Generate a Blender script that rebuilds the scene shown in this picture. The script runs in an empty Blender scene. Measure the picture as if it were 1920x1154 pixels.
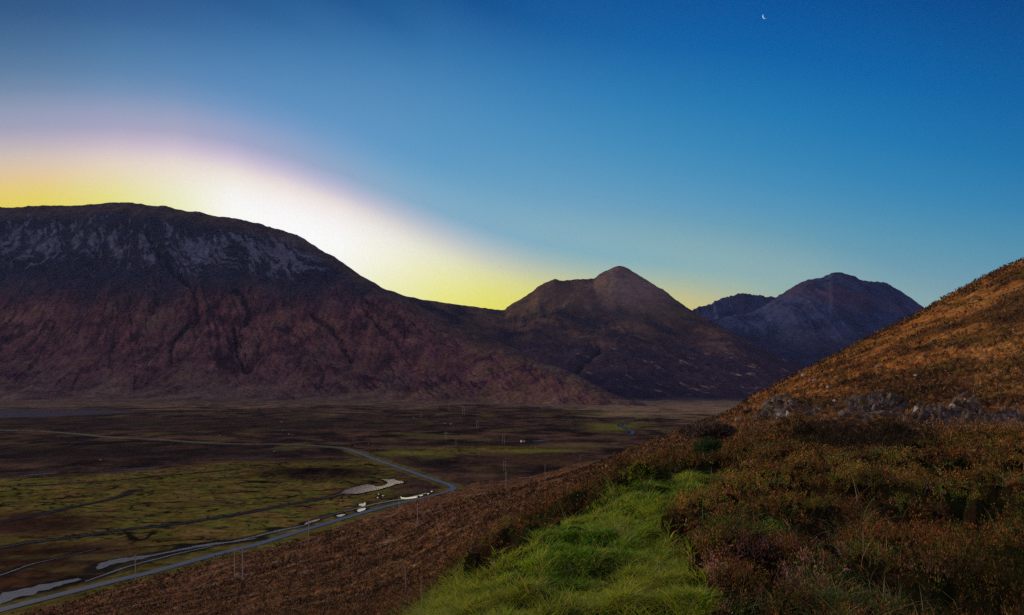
import bpy, bmesh, math, random
import numpy as np
from mathutils import Vector

random.seed(7)
RNG = np.random.default_rng(11)
sc = bpy.context.scene
COL = sc.collection

# ------------------------------------------------------------------ frame of reference
# x right, y forward, z up; camera at the origin, valley floor 72 m below.
F = 1297.0          # focal length in photo pixels
HY = 720.0          # row of the horizon
CX = 960.0
VZ = -72.0


def W(px, py, d):
    return Vector(((px - CX) / F * d, d, (HY - py) / F * d))


def valley_pt(px, py, z=VZ):
    d = -z * F / (py - HY)
    return ((px - CX) / F * d, d)


# ------------------------------------------------------------------ numpy noise
PERM = np.random.default_rng(5).permutation(65536).astype(np.int64)
GR = np.random.default_rng(6).random(65536) * 2 * np.pi
GX, GY = np.cos(GR), np.sin(GR)


def _h(ix, iy, s=0):
    return PERM[(PERM[(ix + s * 131) & 65535] + iy * 7 + s) & 65535]


def perlin(x, y, s=0):
    x0 = np.floor(x).astype(np.int64); y0 = np.floor(y).astype(np.int64)
    fx = x - x0; fy = y - y0
    u = fx * fx * fx * (fx * (fx * 6 - 15) + 10); v = fy * fy * fy * (fy * (fy * 6 - 15) + 10)

    def g(ix, iy, dx, dy):
        h = _h(ix, iy, s)
        return GX[h] * dx + GY[h] * dy
    a = g(x0, y0, fx, fy); b = g(x0 + 1, y0, fx - 1, fy)
    c = g(x0, y0 + 1, fx, fy - 1); d = g(x0 + 1, y0 + 1, fx - 1, fy - 1)
    return ((a + u * (b - a)) + v * ((c + u * (d - c)) - (a + u * (b - a)))) * 1.5


def fbm(x, y, o=4, s=0, gain=0.5):
    r = 0; a = 1.0; t = 0
    for k in range(o):
        r = r + a * perlin(x * 2 ** k, y * 2 ** k, s + k * 17); t += a; a *= gain
    return r / t


def ridged(x, y, o=4, s=0, gain=0.5):
    r = 0; a = 1.0; t = 0
    for k in range(o):
        n = 1 - np.abs(perlin(x * 2 ** k, y * 2 ** k, s + k * 17)) * 1.6
        r = r + a * n; t += a; a *= gain
    return r / t


def worley(x, y, s=0):
    x0 = np.floor(x).astype(np.int64); y0 = np.floor(y).astype(np.int64)
    best = np.full(x.shape, 9.0)
    idb = np.zeros(x.shape)
    for i in (-1, 0, 1):
        for j in (-1, 0, 1):
            h = _h(x0 + i, y0 + j, s)
            dx = x0 + i + (h & 255) / 255.0 - x; dy = y0 + j + ((h >> 8) & 255) / 255.0 - y
            q = dx * dx + dy * dy
            m = q < best
            best = np.where(m, q, best); idb = np.where(m, (h % 997) / 997.0, idb)
    return np.sqrt(best), idb


def sm(a, b, x):
    t = np.clip((x - a) / (b - a), 0, 1)
    return t * t * (3 - 2 * t)


def pchip(xs, ys, x):
    """monotone cubic through xs, ys[..., n] evaluated at x (1-D); returns [..., len(x)]"""
    xs = np.asarray(xs, float); ys = np.asarray(ys, float)
    h = np.diff(xs); dl = np.diff(ys, axis=-1) / h
    m = np.zeros_like(ys)
    w1 = 2 * h[1:] + h[:-1]; w2 = h[1:] + 2 * h[:-1]
    a, b = dl[..., :-1], dl[..., 1:]
    ok = a * b > 0
    with np.errstate(divide='ignore', invalid='ignore'):
        hm = (w1 + w2) / (w1 / a + w2 / b)
    m[..., 1:-1] = np.where(ok, hm, 0)
    m[..., 0] = dl[..., 0]; m[..., -1] = dl[..., -1]
    x = np.clip(x, xs[0], xs[-1])
    i = np.clip(np.searchsorted(xs, x) - 1, 0, len(xs) - 2)
    t = (x - xs[i]) / h[i]
    return (ys[..., i] * (1 + 2 * t) * (1 - t) ** 2 + m[..., i] * h[i] * t * (1 - t) ** 2
            + ys[..., i + 1] * t * t * (3 - 2 * t) + m[..., i + 1] * h[i] * t * t * (t - 1))


def dist_poly(X, Y, pts):
    """distance from points to an open polyline"""
    best = np.full(X.shape, 1e9)
    for (ax, ay), (bx, by) in zip(pts[:-1], pts[1:]):
        dx, dy = bx - ax, by - ay
        L = dx * dx + dy * dy + 1e-9
        t = np.clip(((X - ax) * dx + (Y - ay) * dy) / L, 0, 1)
        q = (X - ax - t * dx) ** 2 + (Y - ay - t * dy) ** 2
        best = np.minimum(best, q)
    return np.sqrt(best)


def inpoly(X, Y, pts):
    r = np.zeros(X.shape, bool)
    n = len(pts)
    for i in range(n):
        x1, y1 = pts[i]; x2, y2 = pts[(i + 1) % n]
        if y1 == y2:
            continue
        c = ((y1 > Y) != (y2 > Y)) & (X < (x2 - x1) * (Y - y1) / (y2 - y1) + x1)
        r ^= c
    return r


# ------------------------------------------------------------------ mesh helpers
def mesh_np(name, verts, faces, mat, colr=None, smooth=True):
    """faces: int array (n,3) or (n,4); colr: (nverts,3) linear"""
    me = bpy.data.meshes.new(name)
    n = len(verts); f = len(faces); k = faces.shape[1]
    me.vertices.add(n); me.vertices.foreach_set('co', np.asarray(verts, np.float32).ravel())
    me.loops.add(f * k); me.loops.foreach_set('vertex_index', faces.astype(np.int32).ravel())
    me.polygons.add(f)
    me.polygons.foreach_set('loop_start', np.arange(0, f * k, k, dtype=np.int32))
    me.polygons.foreach_set('loop_total', np.full(f, k, np.int32))
    me.polygons.foreach_set('use_smooth', np.full(f, smooth))
    me.update(calc_edges=True)
    if colr is not None:
        a = me.color_attributes.new('Col', 'FLOAT_COLOR', 'POINT')
        c = np.ones((n, 4), np.float32); c[:, :3] = np.clip(colr, 0.002, 1)
        a.data.foreach_set('color', c.ravel())
    me.materials.append(mat)
    o = bpy.data.objects.new(name, me)
    COL.objects.link(o)
    return o


def grid_faces(nr, nc):
    i = np.arange(nr - 1)[:, None] * nc + np.arange(nc - 1)[None, :]
    return np.stack([i, i + 1, i + 1 + nc, i + nc], -1).reshape(-1, 4)


def tag(o, label=None, cat=None, group=None, kind=None):
    if label: o['label'] = label
    if cat: o['category'] = cat
    if group: o['group'] = group
    if kind: o['kind'] = kind
    return o


def L(r, g, b):
    f = lambda c: ((c / 255 + 0.055) / 1.055) ** 2.4 if c > 10 else c / 255 / 12.92
    return (f(r), f(g), f(b))


# ------------------------------------------------------------------ materials
def newmat(name):
    m = bpy.data.materials.new(name); m.use_nodes = True
    nt = m.node_tree; p = nt.nodes['Principled BSDF']
    return m, nt, p


def terrain_mat(name, s1, s2, bump=0.4, bd=1.0, rough=0.95, var=0.5, stretch=(1, 1, 1), spec=0.0):
    """vertex cover colour broken up by two scales of procedural noise, plus bump"""
    m, nt, p = newmat(name)
    N = nt.nodes.new; K = nt.links.new
    tc = N('ShaderNodeTexCoord'); mp = N('ShaderNodeMapping'); mp.inputs['Scale'].default_value = stretch
    K(tc.outputs['Object'], mp.inputs['Vector'])
    at = N('ShaderNodeAttribute'); at.attribute_name = 'Col'
    n1 = N('ShaderNodeTexNoise'); n1.inputs['Scale'].default_value = s1; n1.inputs['Detail'].default_value = 6; n1.inputs['Roughness'].default_value = 0.62
    n2 = N('ShaderNodeTexNoise'); n2.inputs['Scale'].default_value = s2; n2.inputs['Detail'].default_value = 5; n2.inputs['Roughness'].default_value = 0.7
    K(mp.outputs[0], n1.inputs['Vector']); K(mp.outputs[0], n2.inputs['Vector'])
    r = N('ShaderNodeMapRange'); r.inputs['From Min'].default_value = 0.36; r.inputs['From Max'].default_value = 0.64
    r.inputs['To Min'].default_value = 1 - var; r.inputs['To Max'].default_value = 1 + var
    K(n1.outputs['Fac'], r.inputs['Value'])
    r2 = N('ShaderNodeMapRange'); r2.inputs['From Min'].default_value = 0.36; r2.inputs['From Max'].default_value = 0.64
    r2.inputs['To Min'].default_value = 1 - var * .8; r2.inputs['To Max'].default_value = 1 + var * .8
    K(n2.outputs['Fac'], r2.inputs['Value'])
    mu = N('ShaderNodeMath'); mu.operation = 'MULTIPLY'; K(r.outputs[0], mu.inputs[0]); K(r2.outputs[0], mu.inputs[1])
    v = N('ShaderNodeVectorMath'); v.operation = 'SCALE'; K(at.outputs['Color'], v.inputs[0]); K(mu.outputs[0], v.inputs['Scale'])
    K(v.outputs[0], p.inputs['Base Color'])
    b = N('ShaderNodeBump'); b.inputs['Strength'].default_value = bump; b.inputs['Distance'].default_value = bd
    ad = N('ShaderNodeMath'); K(n1.outputs['Fac'], ad.inputs[0]); K(n2.outputs['Fac'], ad.inputs[1])
    K(ad.outputs[0], b.inputs['Height']); K(b.outputs[0], p.inputs['Normal'])
    p.inputs['Roughness'].default_value = rough
    p.inputs['Specular IOR Level'].default_value = spec
    return m


def leaf_mat(name, trans=0.25):
    m, nt, p = newmat(name)
    N = nt.nodes.new; K = nt.links.new
    at = N('ShaderNodeAttribute'); at.attribute_name = 'Col'
    no = N('ShaderNodeTexNoise'); no.inputs['Scale'].default_value = 3.0; no.inputs['Detail'].default_value = 3
    tc = N('ShaderNodeTexCoord'); K(tc.outputs['Object'], no.inputs['Vector'])
    r = N('ShaderNodeMapRange'); r.inputs['To Min'].default_value = .7; r.inputs['To Max'].default_value = 1.3
    K(no.outputs['Fac'], r.inputs['Value'])
    v = N('ShaderNodeVectorMath'); v.operation = 'SCALE'; K(at.outputs['Color'], v.inputs[0]); K(r.outputs[0], v.inputs['Scale'])
    K(v.outputs[0], p.inputs['Base Color'])
    p.inputs['Roughness'].default_value = 0.75; p.inputs['Specular IOR Level'].default_value = 0.15
    tr = N('ShaderNodeBsdfTranslucent'); K(v.outputs[0], tr.inputs['Color'])
    mx = N('ShaderNodeMixShader'); mx.inputs[0].default_value = trans
    K(p.outputs[0], mx.inputs[1]); K(tr.outputs[0], mx.inputs[2])
    K(mx.outputs[0], nt.nodes['Material Output'].inputs['Surface'])
    return m


def plain_mat(name, c1, c2, scale, rough=0.8, bump=0.3, bd=0.02, metal=0.0, spec=0.3, detail=6, stretch=(1, 1, 1)):
    m, nt, p = newmat(name)
    N = nt.nodes.new; K = nt.links.new
    tc = N('ShaderNodeTexCoord'); mp = N('ShaderNodeMapping'); mp.inputs['Scale'].default_value = stretch
    K(tc.outputs['Object'], mp.inputs['Vector'])
    n1 = N('ShaderNodeTexNoise'); n1.inputs['Scale'].default_value = scale; n1.inputs['Detail'].default_value = detail
    n1.inputs['Roughness'].default_value = 0.65
    K(mp.outputs[0], n1.inputs['Vector'])
    cr = N('ShaderNodeValToRGB'); e = cr.color_ramp.elements
    e[0].position = .35; e[0].color = (*c1, 1); e[1].position = .65; e[1].color = (*c2, 1)
    K(n1.outputs['Fac'], cr.inputs[0]); K(cr.outputs[0], p.inputs['Base Color'])
    b = N('ShaderNodeBump'); b.inputs['Strength'].default_value = bump; b.inputs['Distance'].default_value = bd
    K(n1.outputs['Fac'], b.inputs['Height']); K(b.outputs[0], p.inputs['Normal'])
    p.inputs['Roughness'].default_value = rough; p.inputs['Metallic'].default_value = metal
    p.inputs['Specular IOR Level'].default_value = spec
    return m


M_WOOD = plain_mat('weathered_wood', (.24, .22, .20), (.46, .43, .40), 4, stretch=(6, 6, .6))
M_METAL = plain_mat('galvanised_metal', (.3, .3, .3), (.42, .42, .42), 8, rough=.5, metal=.8)
M_CERAMIC = plain_mat('insulator_ceramic', (.35, .33, .32), (.5, .48, .46), 20, rough=.3)
M_WHITE = plain_mat('whitewash', (.7, .68, .64), (.82, .8, .76), 2)
M_SLATE = plain_mat('slate', (.05, .05, .06), (.1, .1, .11), 3)
M_ROAD = plain_mat('wet_asphalt', (.055, .085, .13), (.085, .12, .175), 1.2, rough=.6, bump=.15, bd=.02, spec=.3)
M_ROCK = None



def rock_mat(name, base, pale, dark, sc_=1.0):
    m, nt, p = newmat(name)
    N = nt.nodes.new; K = nt.links.new
    tc = N('ShaderNodeTexCoord')
    n1 = N('ShaderNodeTexNoise'); n1.inputs['Scale'].default_value = 1.6 * sc_; n1.inputs['Detail'].default_value = 9; n1.inputs['Roughness'].default_value = .7
    n2 = N('ShaderNodeTexNoise'); n2.inputs['Scale'].default_value = 6 * sc_; n2.inputs['Detail'].default_value = 6; n2.inputs['Distortion'].default_value = 1.2
    K(tc.outputs['Object'], n1.inputs['Vector']); K(tc.outputs['Object'], n2.inputs['Vector'])
    cr = N('ShaderNodeValToRGB'); e = cr.color_ramp.elements
    e[0].position = .32; e[0].color = (*dark, 1); e[1].position = .72; e[1].color = (*pale, 1)
    q = cr.color_ramp.elements.new(.5); q.color = (*base, 1)
    K(n1.outputs['Fac'], cr.inputs[0])
    moss = N('ShaderNodeMixRGB'); moss.inputs[2].default_value = (.10, .085, .03, 1)
    ms = N('ShaderNodeMapRange'); ms.inputs['From Min'].default_value = .55; ms.inputs['From Max'].default_value = .68; ms.inputs['To Max'].default_value = .8
    K(n2.outputs['Fac'], ms.inputs['Value']); K(ms.outputs[0], moss.inputs[0]); K(cr.outputs[0], moss.inputs[1])
    K(moss.outputs[0], p.inputs['Base Color'])
    ad = N('ShaderNodeMath'); K(n1.outputs['Fac'], ad.inputs[0]); K(n2.outputs['Fac'], ad.inputs[1])
    b = N('ShaderNodeBump'); b.inputs['Strength'].default_value = .8; b.inputs['Distance'].default_value = .12 / sc_
    K(ad.outputs[0], b.inputs['Height']); K(b.outputs[0], p.inputs['Normal'])
    p.inputs['Roughness'].default_value = .85
    return m


M_ROCK = rock_mat('grey_gneiss', (.10, .088, .085), (.30, .27, .28), (.02, .018, .016))
M_ROCK_BROWN = rock_mat('brown_stained_rock', (.10, .075, .055), (.22, .17, .12), (.03, .022, .016))
M_BOULDER = rock_mat('pale_boulder', (.38, .37, .36), (.6, .58, .56), (.2, .19, .19))


def water_mat(name, base, rough, scale, bump, ior=1.33):
    m, nt, p = newmat(name)
    N = nt.nodes.new; K = nt.links.new
    p.inputs['Base Color'].default_value = (*base, 1); p.inputs['Roughness'].default_value = rough
    p.inputs['IOR'].default_value = ior; p.inputs['Specular IOR Level'].default_value = 1.0
    tc = N('ShaderNodeTexCoord'); n1 = N('ShaderNodeTexNoise'); n1.inputs['Scale'].default_value = scale; n1.inputs['Detail'].default_value = 3
    K(tc.outputs['Object'], n1.inputs['Vector'])
    b = N('ShaderNodeBump'); b.inputs['Strength'].default_value = bump; b.inputs['Distance'].default_value = .05
    K(n1.outputs['Fac'], b.inputs['Height']); K(b.outputs[0], p.inputs['Normal'])
    return m


M_POOL = water_mat('cream_tinted_water', (.02, .02, .02), .11, .6, .3, 1.9)
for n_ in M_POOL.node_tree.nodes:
    if n_.type == 'BSDF_PRINCIPLED': n_.inputs['Metallic'].default_value = .9; n_.inputs['Base Color'].default_value = (1.0, .84, .62, 1)  # cream of the reflected glow painted in as a metallic base colour
M_RIVER = water_mat('running_water', (.03, .04, .05), .22, 1.4, .9, 1.5)
M_CREEK = water_mat('creek_water', (.012, .014, .018), .12, .8, .1)

# ------------------------------------------------------------------ traced lines (photo pixels)
r2 = lambda x, y: (x * .35874, 740 + y * .35874)
r3 = lambda x, y: (440 + x * .35874, 740 + y * .35874)
r4 = lambda x, y: (640 + x / 3, 700 + y / 3)


def smooth_path(pts, n=6):
    out = []
    P = [pts[0]] + list(pts) + [pts[-1]]
    for i in range(1, len(P) - 2):
        for k in range(n):
            t = k / n
            q = []
            for c in range(len(P[0])):
                a, b, c_, d = P[i - 1][c], P[i][c], P[i + 1][c], P[i + 2][c]
                q.append(.5 * (2 * b + (c_ - a) * t + (2 * a - 5 * b + 4 * c_ - d) * t * t + (3 * b - a - 3 * c_ + d) * t ** 3))
            out.append(tuple(q))
    out.append(tuple(pts[-1]))
    return out


ROAD_PX = [(-160, 1190), (0, 1145), (72, 1126), (143, 1108), (215, 1090), (287, 1073), (359, 1053), (430, 1034), (480, 1022),
           (548, 1001), (619, 980), (691, 959), (740, 946), (790, 935), (825, 927), (845, 920), (850, 915), (842, 909),
           (824, 903), (799, 895), (763, 882), (727, 870), (691, 857), (668, 848), (645, 841), (600, 837), (522, 833), (445, 833), (359, 829),
           (287, 824), (215, 821), (143, 814), (72, 809), (0, 807), (-120, 801)]
ROAD = smooth_path([valley_pt(*p) for p in ROAD_PX], 6)

# rivers and creeks: (px, py, width in metres)
WATERS = {
    'river': [
        [(-60, 897, 2), (20, 894, 3), (60, 891, 7), (100, 887.5, 8), (112, 887, 3)],
        [(150, 886, 2), (200, 883.5, 4), (215, 882.5, 5), (250, 880, 9), (285, 878, 9), (305, 876.5, 3)],
        [(296, 866.5, 3), (310, 865.7, 5), (326, 865.4, 3)],
        [(405, 863, 2), (440, 860.5, 5), (480, 858.8, 6), (515, 857.5, 3)],
        [(-60, 1140, 10), (0, 1123, 10), (36, 1113, 9.5), (72, 1104, 8), (110, 1095, 6), (150, 1086, 3)],
        [(185, 1068, 1), (200, 1058, 6), (225, 1052, 8), (255, 1047, 6), (300, 1039, 2.5), (350, 1029, 3.5), (395, 1021, 4), (430, 1017, 2.5), (480, 1010, 2)],
        [(160, 1091, 1), (240, 1063, 1.5), (300, 1047, 1.5), (340, 1037, 1.5), (400, 1024, 1), ],
        [(-60, 1092, 1.6), (0, 1079, 1.2), (60, 1058, 1), (110, 1047, .5), (180, 1030, .5)],
        [(440, 1015, 1.8), (480, 1006, 2), (520, 996, 3), (560, 988, 1.8), (575, 984, 1)],
        [(676, 849.4, 4), (684, 849.2, 6), (692, 849.0, 3)],
        [(1000, 828, 5), (1015, 826.6, 7), (1032, 825.5, 4)],
        [(1145, 835.5, 4), (1160, 836, 3)],
        [(1168, 817, 3), (1180, 815.5, 4), (1187, 811, 6), (1180, 806, 6), (1166, 800, 6), (1163, 797, 4), (1175, 793, 5), (1190, 791, 3)],
        [(-60, 765.5, 25), (60, 764.5, 30), (120, 765, 26), (200, 767, 22)],
        [(250, 772, 12), (320, 774, 14), (400, 776, 10), (430, 775, 8)],
    ],
    'creek': [
        [(-60, 985, 3), (0, 979, 3), (72, 966, 3.5), (143, 950, 3), (197, 939, 2.5), (230, 930, 2), (251, 919, 1)],
        [(-60, 1035, 3), (0, 1028, 2.5), (54, 1018, 3), (161, 1005, 3), (215, 996, 3), (323, 984, 4), (395, 973, 4), (440, 966, 4), (480, 959, 4),
         (530, 948, 4), (580, 940, 3.5), (620, 932, 3), (650, 922, 3)],
        [(-60, 912, 2), (60, 911, 2), (150, 905, 2), (220, 901, 2), (290, 894, 1.5), (360, 888, 1.5), (450, 880, 1.5)],
        [(575, 980, 2), (620, 966, 2), (680, 951, 2), (720, 942, 2), (760, 935, 2), (800, 925, 1.5)],
    ],
}
POOLS = [
    ('broad still pool mirroring the glow above the mountain, tinted cream', [r3(*p) for p in [(556, 517), (575, 502), (600, 494), (640, 484), (690, 473), (725, 478), (745, 483), (780, 478), (800, 466), (790, 456), (765, 446), (800, 449), (830, 447), (850, 454), (880, 458), (878, 466), (845, 470), (825, 478), (790, 488), (745, 500), (700, 508), (650, 518), (600, 519)]]),
    ('small bright pool by the creek, upper of two', [r3(*p) for p in [(648, 580), (652, 573), (668, 571), (684, 565), (683, 580), (668, 585)]]),
    ('small bright pool by the creek, lower of two', [r3(*p) for p in [(640, 607), (650, 600), (683, 595), (680, 604), (660, 612), (645, 614)]]),
    ('thin lens-shaped pool on the creek', [r3(*p) for p in [(530, 636), (545, 630), (576, 627), (570, 634), (545, 640)]]),
    ('long thin bright pool on the creek beside the road', [r3(*p) for p in [(362, 678), (385, 666), (420, 657), (446, 652), (435, 661), (400, 671), (375, 680)]]),
    ('bright strip of water inside the road bend', [r3(*p) for p in [(866, 533), (876, 539), (905, 540), (952, 534), (950, 541), (905, 547), (872, 546)]]),
    ('tiny pool inside the road bend', [r3(*p) for p in [(742, 535), (752, 534), (752, 545), (743, 546)]]),
    ('tiny pool inside the road bend', [r3(*p) for p in [(764, 524), (785, 530), (782, 536), (768, 531)]]),
    ('tiny pool inside the road bend', [r3(*p) for p in [(745, 520), (757, 518), (756, 525), (747, 527)]]),
    ('tiny pool inside the road bend', [r3(*p) for p in [(960, 531), (985, 522), (986, 529), (965, 536)]]),
    ('tiny pool inside the road bend', [r3(*p) for p in [(1003, 520), (1018, 513), (1018, 520), (1005, 526)]]),
    ('tiny pool inside the road bend', [r3(*p) for p in [(1022, 507), (1035, 502), (1035, 511), (1025, 513)]]),
    ('tiny pool inside the road bend', [r3(*p) for p in [(546, 552), (560, 553), (558, 559), (548, 558)]]),
    ('small pool outside the road bend', [r3(*p) for p in [(1155, 512), (1175, 502), (1178, 507), (1160, 517)]]),
]
LOCH_PX = [(-200, 768), (60, 767.5), (150, 768.2), (235, 770.5), (255, 773), (200, 777), (120, 780.5), (40, 783), (-200, 785)]

ALLW = []
for k, ls in WATERS.items():
    for l in ls:
        ALLW.append((k, smooth_path([(*valley_pt(a, b), w) for a, b, w in l], 5)))
POOLS = [(lab, pts if not lab.startswith('tiny') else [(sum(q[0] for q in pts) / len(pts) + (p[0] - sum(q[0] for q in pts) / len(pts)) * .7,
          sum(q[1] for q in pts) / len(pts) + (p[1] - sum(q[1] for q in pts) / len(pts)) * .5) for p in pts]) for lab, pts in POOLS]
POOLW = [(lab, smooth_path([valley_pt(*p) for p in pts] + [valley_pt(*pts[0])], 3)[:-1]) for lab, pts in POOLS]
LOCH = smooth_path([valley_pt(*p) for p in LOCH_PX] + [valley_pt(*LOCH_PX[0])], 4)[:-1]

# ------------------------------------------------------------------ HILLSIDE (near ground)
TD = [1, 3, 5, 8, 12, 18, 26, 34, 45, 60, 90, 140, 210, 320, 480, 700, 1000]
NT = {
    -900: [2925, 1520, 1300, 1290, 1330, 1340, 1340, 1335, 1330, 1320, 1300, 1270, 1230, 1180, 1120, 1060, 1000],
    0: [2925.0, 1500.0, 1300.0, 1280.0, 1280.0, 1275.0, 1263.0, 1248.0, 1235.0, 1228.0, 1215.0, 1190.0, 1160.0, 1100.0, 1040.0, 990.0, 940.0],
    250: [2925.0, 1500.0, 1290.0, 1260.0, 1255.0, 1245.0, 1228.0, 1211.0, 1197.0, 1190.0, 1175.0, 1148.0, 1112.0, 1060.0, 1000.0, 940.0, 900.0],
    500: [2925.0, 1490.0, 1280.0, 1240.0, 1230.0, 1217.0, 1199.0, 1180.0, 1162.0, 1150.0, 1130.0, 1100.0, 1066.0, 1024.0, 960.0, 910.0, 870.0],
    760: [2925.0, 1480.0, 1220.0, 1172.0, 1164.0, 1156.0, 1147.0, 1132.0, 1115.0, 1092.0, 1062.0, 1032.0, 1003.0, 968.0, 922.0, 880.0, 850.0],
    880:  [2925, 1465, 1170, 1080, 1068, 1060, 1054, 1047, 1038, 1025, 1002, 980, 958, 936, 912, 868, 842],
    1000: [2925, 1455, 1160, 1012, 1000, 991, 984, 978, 972, 963, 950, 936, 922, 910, 900, 870, 840],
    1110: [2925, 1455, 1160, 1004, 945, 936, 930, 925, 919, 914, 906, 896, 886, 876, 868, 866, 836],
    1200: [2925, 1450, 1160, 1000, 905, 893, 886, 881, 877, 872, 865, 856, 847, 837, 842, 860, 840],
    1350: [2925, 1445, 1150, 1000, 905, 866, 850, 840, 832, 824, 812, 800, 790, 781, 795, 840, 840],
    1420: [2925, 1440, 1145, 995, 900, 858, 836, 820, 806, 790, 768, 752, 746, 752, 790, 840, 840],
    1500: [2925, 1440, 1140, 988, 898, 852, 828, 808, 790, 768, 738, 712, 704, 712, 760, 830, 840],
    1700: [2925, 1435, 1130, 978, 892, 848, 826, 812, 798, 768, 710, 645, 608, 600, 640, 760, 800],
    1920: [2925, 1430, 1125, 972, 888, 846, 826, 816, 806, 770, 680, 580, 515, 487, 500, 620, 760],
    2500: [2925, 1420, 1110, 960, 880, 840, 815, 795, 770, 710, 600, 480, 390, 330, 330, 480, 700],
    3600: [2925, 1410, 1090, 940, 860, 810, 780, 740, 690, 620, 480, 330, 220, 150, 200, 400, 700],
}
GRASS_PX = [(560, 1700), (755, 1175), (808, 1138), (872, 1092), (930, 1068), (985, 1032), (1030, 1008), (1062, 985), (1110, 962),
            (1150, 932), (1185, 912), (1225, 902), (1280, 899), (1372, 899), (1385, 914), (1318, 948), (1275, 985), (1250, 1012),
            (1272, 1060), (1300, 1090), (1325, 1154), (1345, 1200), (1500, 1700)]


def cols(lo, hi, step, olo, ohi, ostep):
    return np.unique(np.concatenate([np.arange(olo, lo, ostep), np.arange(lo, hi, step), np.arange(hi, ohi + 1, ostep)]))


H_PX = cols(-60, 1980, 2.0, -900, 3600, 30)
H_D = np.unique(np.concatenate([np.exp(np.linspace(0, math.log(30), 260)), np.exp(np.linspace(math.log(30), math.log(1000), 420))]))


def near_base(PX1, D1):
    keys = sorted(NT)
    rows = pchip(np.log(TD), np.array([NT[k] for k in keys], float), np.log(D1))      # keys x D
    full = pchip(keys, rows.T, PX1)                                                    # D x PX
    return full


Hy = near_base(H_PX, H_D)
HDg = np.repeat(H_D[:, None], len(H_PX), 1)
HPX = np.repeat(H_PX[None, :], len(H_D), 0)
HX = (HPX - CX) / F * HDg
HY_ = HDg
HZ = (HY - Hy) / F * HDg
# where a ground point shows in the photo (cover masks are functions of position on the ground)
HSY = Hy


def grass_mask(px, sy, X, Y):
    """soft 0..1 membership of the bright grass shelf"""
    wx = fbm(X * 1.3, Y * 1.3, 4, 40, .6) * 46
    wy = fbm(X * .9, Y * .9, 3, 44) * 10
    a = inpoly(px + wx, sy + wy, GRASS_PX).astype(float)
    return a


GM = grass_mask(HPX, HSY, HX, HY_)
nearf = 1 - sm(14, 60, HDg)
midf = sm(12, 50, HDg)
w1, wid = worley(HX * 1.15 + fbm(HX, HY_, 2, 3) * .5, HY_ * 1.15, 9)
dome = np.sqrt(np.clip(1 - (w1 / .66) ** 2, 0, 1))
w2, wid2 = worley(HX * .42 + 3, HY_ * .42, 19)
dome2 = np.sqrt(np.clip(1 - (w2 / .85) ** 2, 0, 1))
grassy = np.where(GM > .5, 1.0, 0.0)
edge_dist_fade = 1.0
w3, wid3 = worley(HX * 2.3 + fbm(HX * 2, HY_ * 2, 2, 4) * .4, HY_ * 2.3, 29)
dome3 = np.sqrt(np.clip(1 - (w3 / .66) ** 2, 0, 1))
hum = (dome * .34 + dome2 * .50 + dome3 * .17 - .60 + .10 * fbm(HX * 3, HY_ * 3, 3, 6)) * (1 - .85 * GM) * sm(3.0, 7, HDg) * np.maximum(sm(720, 900, HPX), sm(26, 40, HDg)) * (1 - sm(60, 160, HDg) * .6)
HZ = HZ + hum + GM * (.17 * fbm(HX * 1.1, HY_ * 1.1, 3, 70) + .04 * fbm(HX * 4, HY_ * 4, 2, 71)) * sm(2, 6, HDg)
# broken slopes: terracettes and small gullies running down to the valley, sheep-cropped benches
rdir = sm(1330, 1450, HPX)
flow = (HX * .40 + HY_ * .92) * (1 - rdir) + (HX * .80 + HY_ * .60) * rdir
cross = (HX * .92 - HY_ * .40) * (1 - rdir) + (HX * .60 - HY_ * .80) * rdir
HZ = HZ + midf * (.8 * fbm(flow * .035, cross * .11, 5, 21, .6) + .9 * (ridged(flow * .02, cross * .05, 4, 25) - .5)) * sm(20, 90, HDg)
HZ = HZ + sm(60, 200, HDg) * 2.2 * fbm(flow * .012, cross * .03, 3, 27) * (1 - sm(150, 330, HDg) * (HPX > 1330))
HZ = HZ + sm(16, 40, HDg) * .28 * fbm(HX * .5, HY_ * .5, 3, 31)
# rocky crag bands on the right-hand slope
bandy = 768 + (HPX - 1440) * .075
band = np.exp(-((HSY - bandy) / 16.0) ** 2) * sm(1380, 1440, HPX) * sm(34, 44, HDg) * (1 - sm(75, 95, HDg))
gq = lambda cx, cy, rx, ry: np.exp(-(((HPX + 14 * fbm(HX * .3, HY_ * .3, 2, 96) - cx) / rx) ** 2 + ((HSY - cy) / ry) ** 2) ** 2)
crag = np.clip(gq(1455, 768, 42, 24) + gq(1640, 765, 62, 22) + gq(1750, 790, 42, 24) + gq(1812, 772, 26, 30) + gq(1860, 800, 75, 20), 0, 1) * sm(34, 44, HDg) * (1 - sm(75, 95, HDg))
cb = .6 * ridged(HX * .30 + .3 * fbm(HX, HY_, 2, 95), HY_ * .22, 3, 91, .6) + .4 * (1 - worley(HX * .8, HY_ * .8, 98)[0])
HZ = HZ + crag * (2.1 * np.clip(cb - .42, 0, .5) - .1)
# dark hollow with mossy hummocks
holl = np.exp(-(((HPX - 1600) / 85) ** 2 + ((HSY - 812) / 16) ** 2))
HZ = HZ - holl * 1.3 * sm(20, 27, HDg)
mnd = np.exp(-(((HPX - 1655) / 40) ** 2 + ((HSY - 826) / 9) ** 2)) + .8 * np.exp(-(((HPX - 1500) / 42) ** 2 + ((HSY - 832) / 8) ** 2))
HZ = HZ + mnd * .8
# keep the hillside below the road and the valley flats
rd = np.full(HX.shape, 1e9)
m = (HDg > 150) & (HPX > -300) & (HPX < 1200)
rd[m] = dist_poly(HX[m], HY_[m], ROAD)
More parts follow.
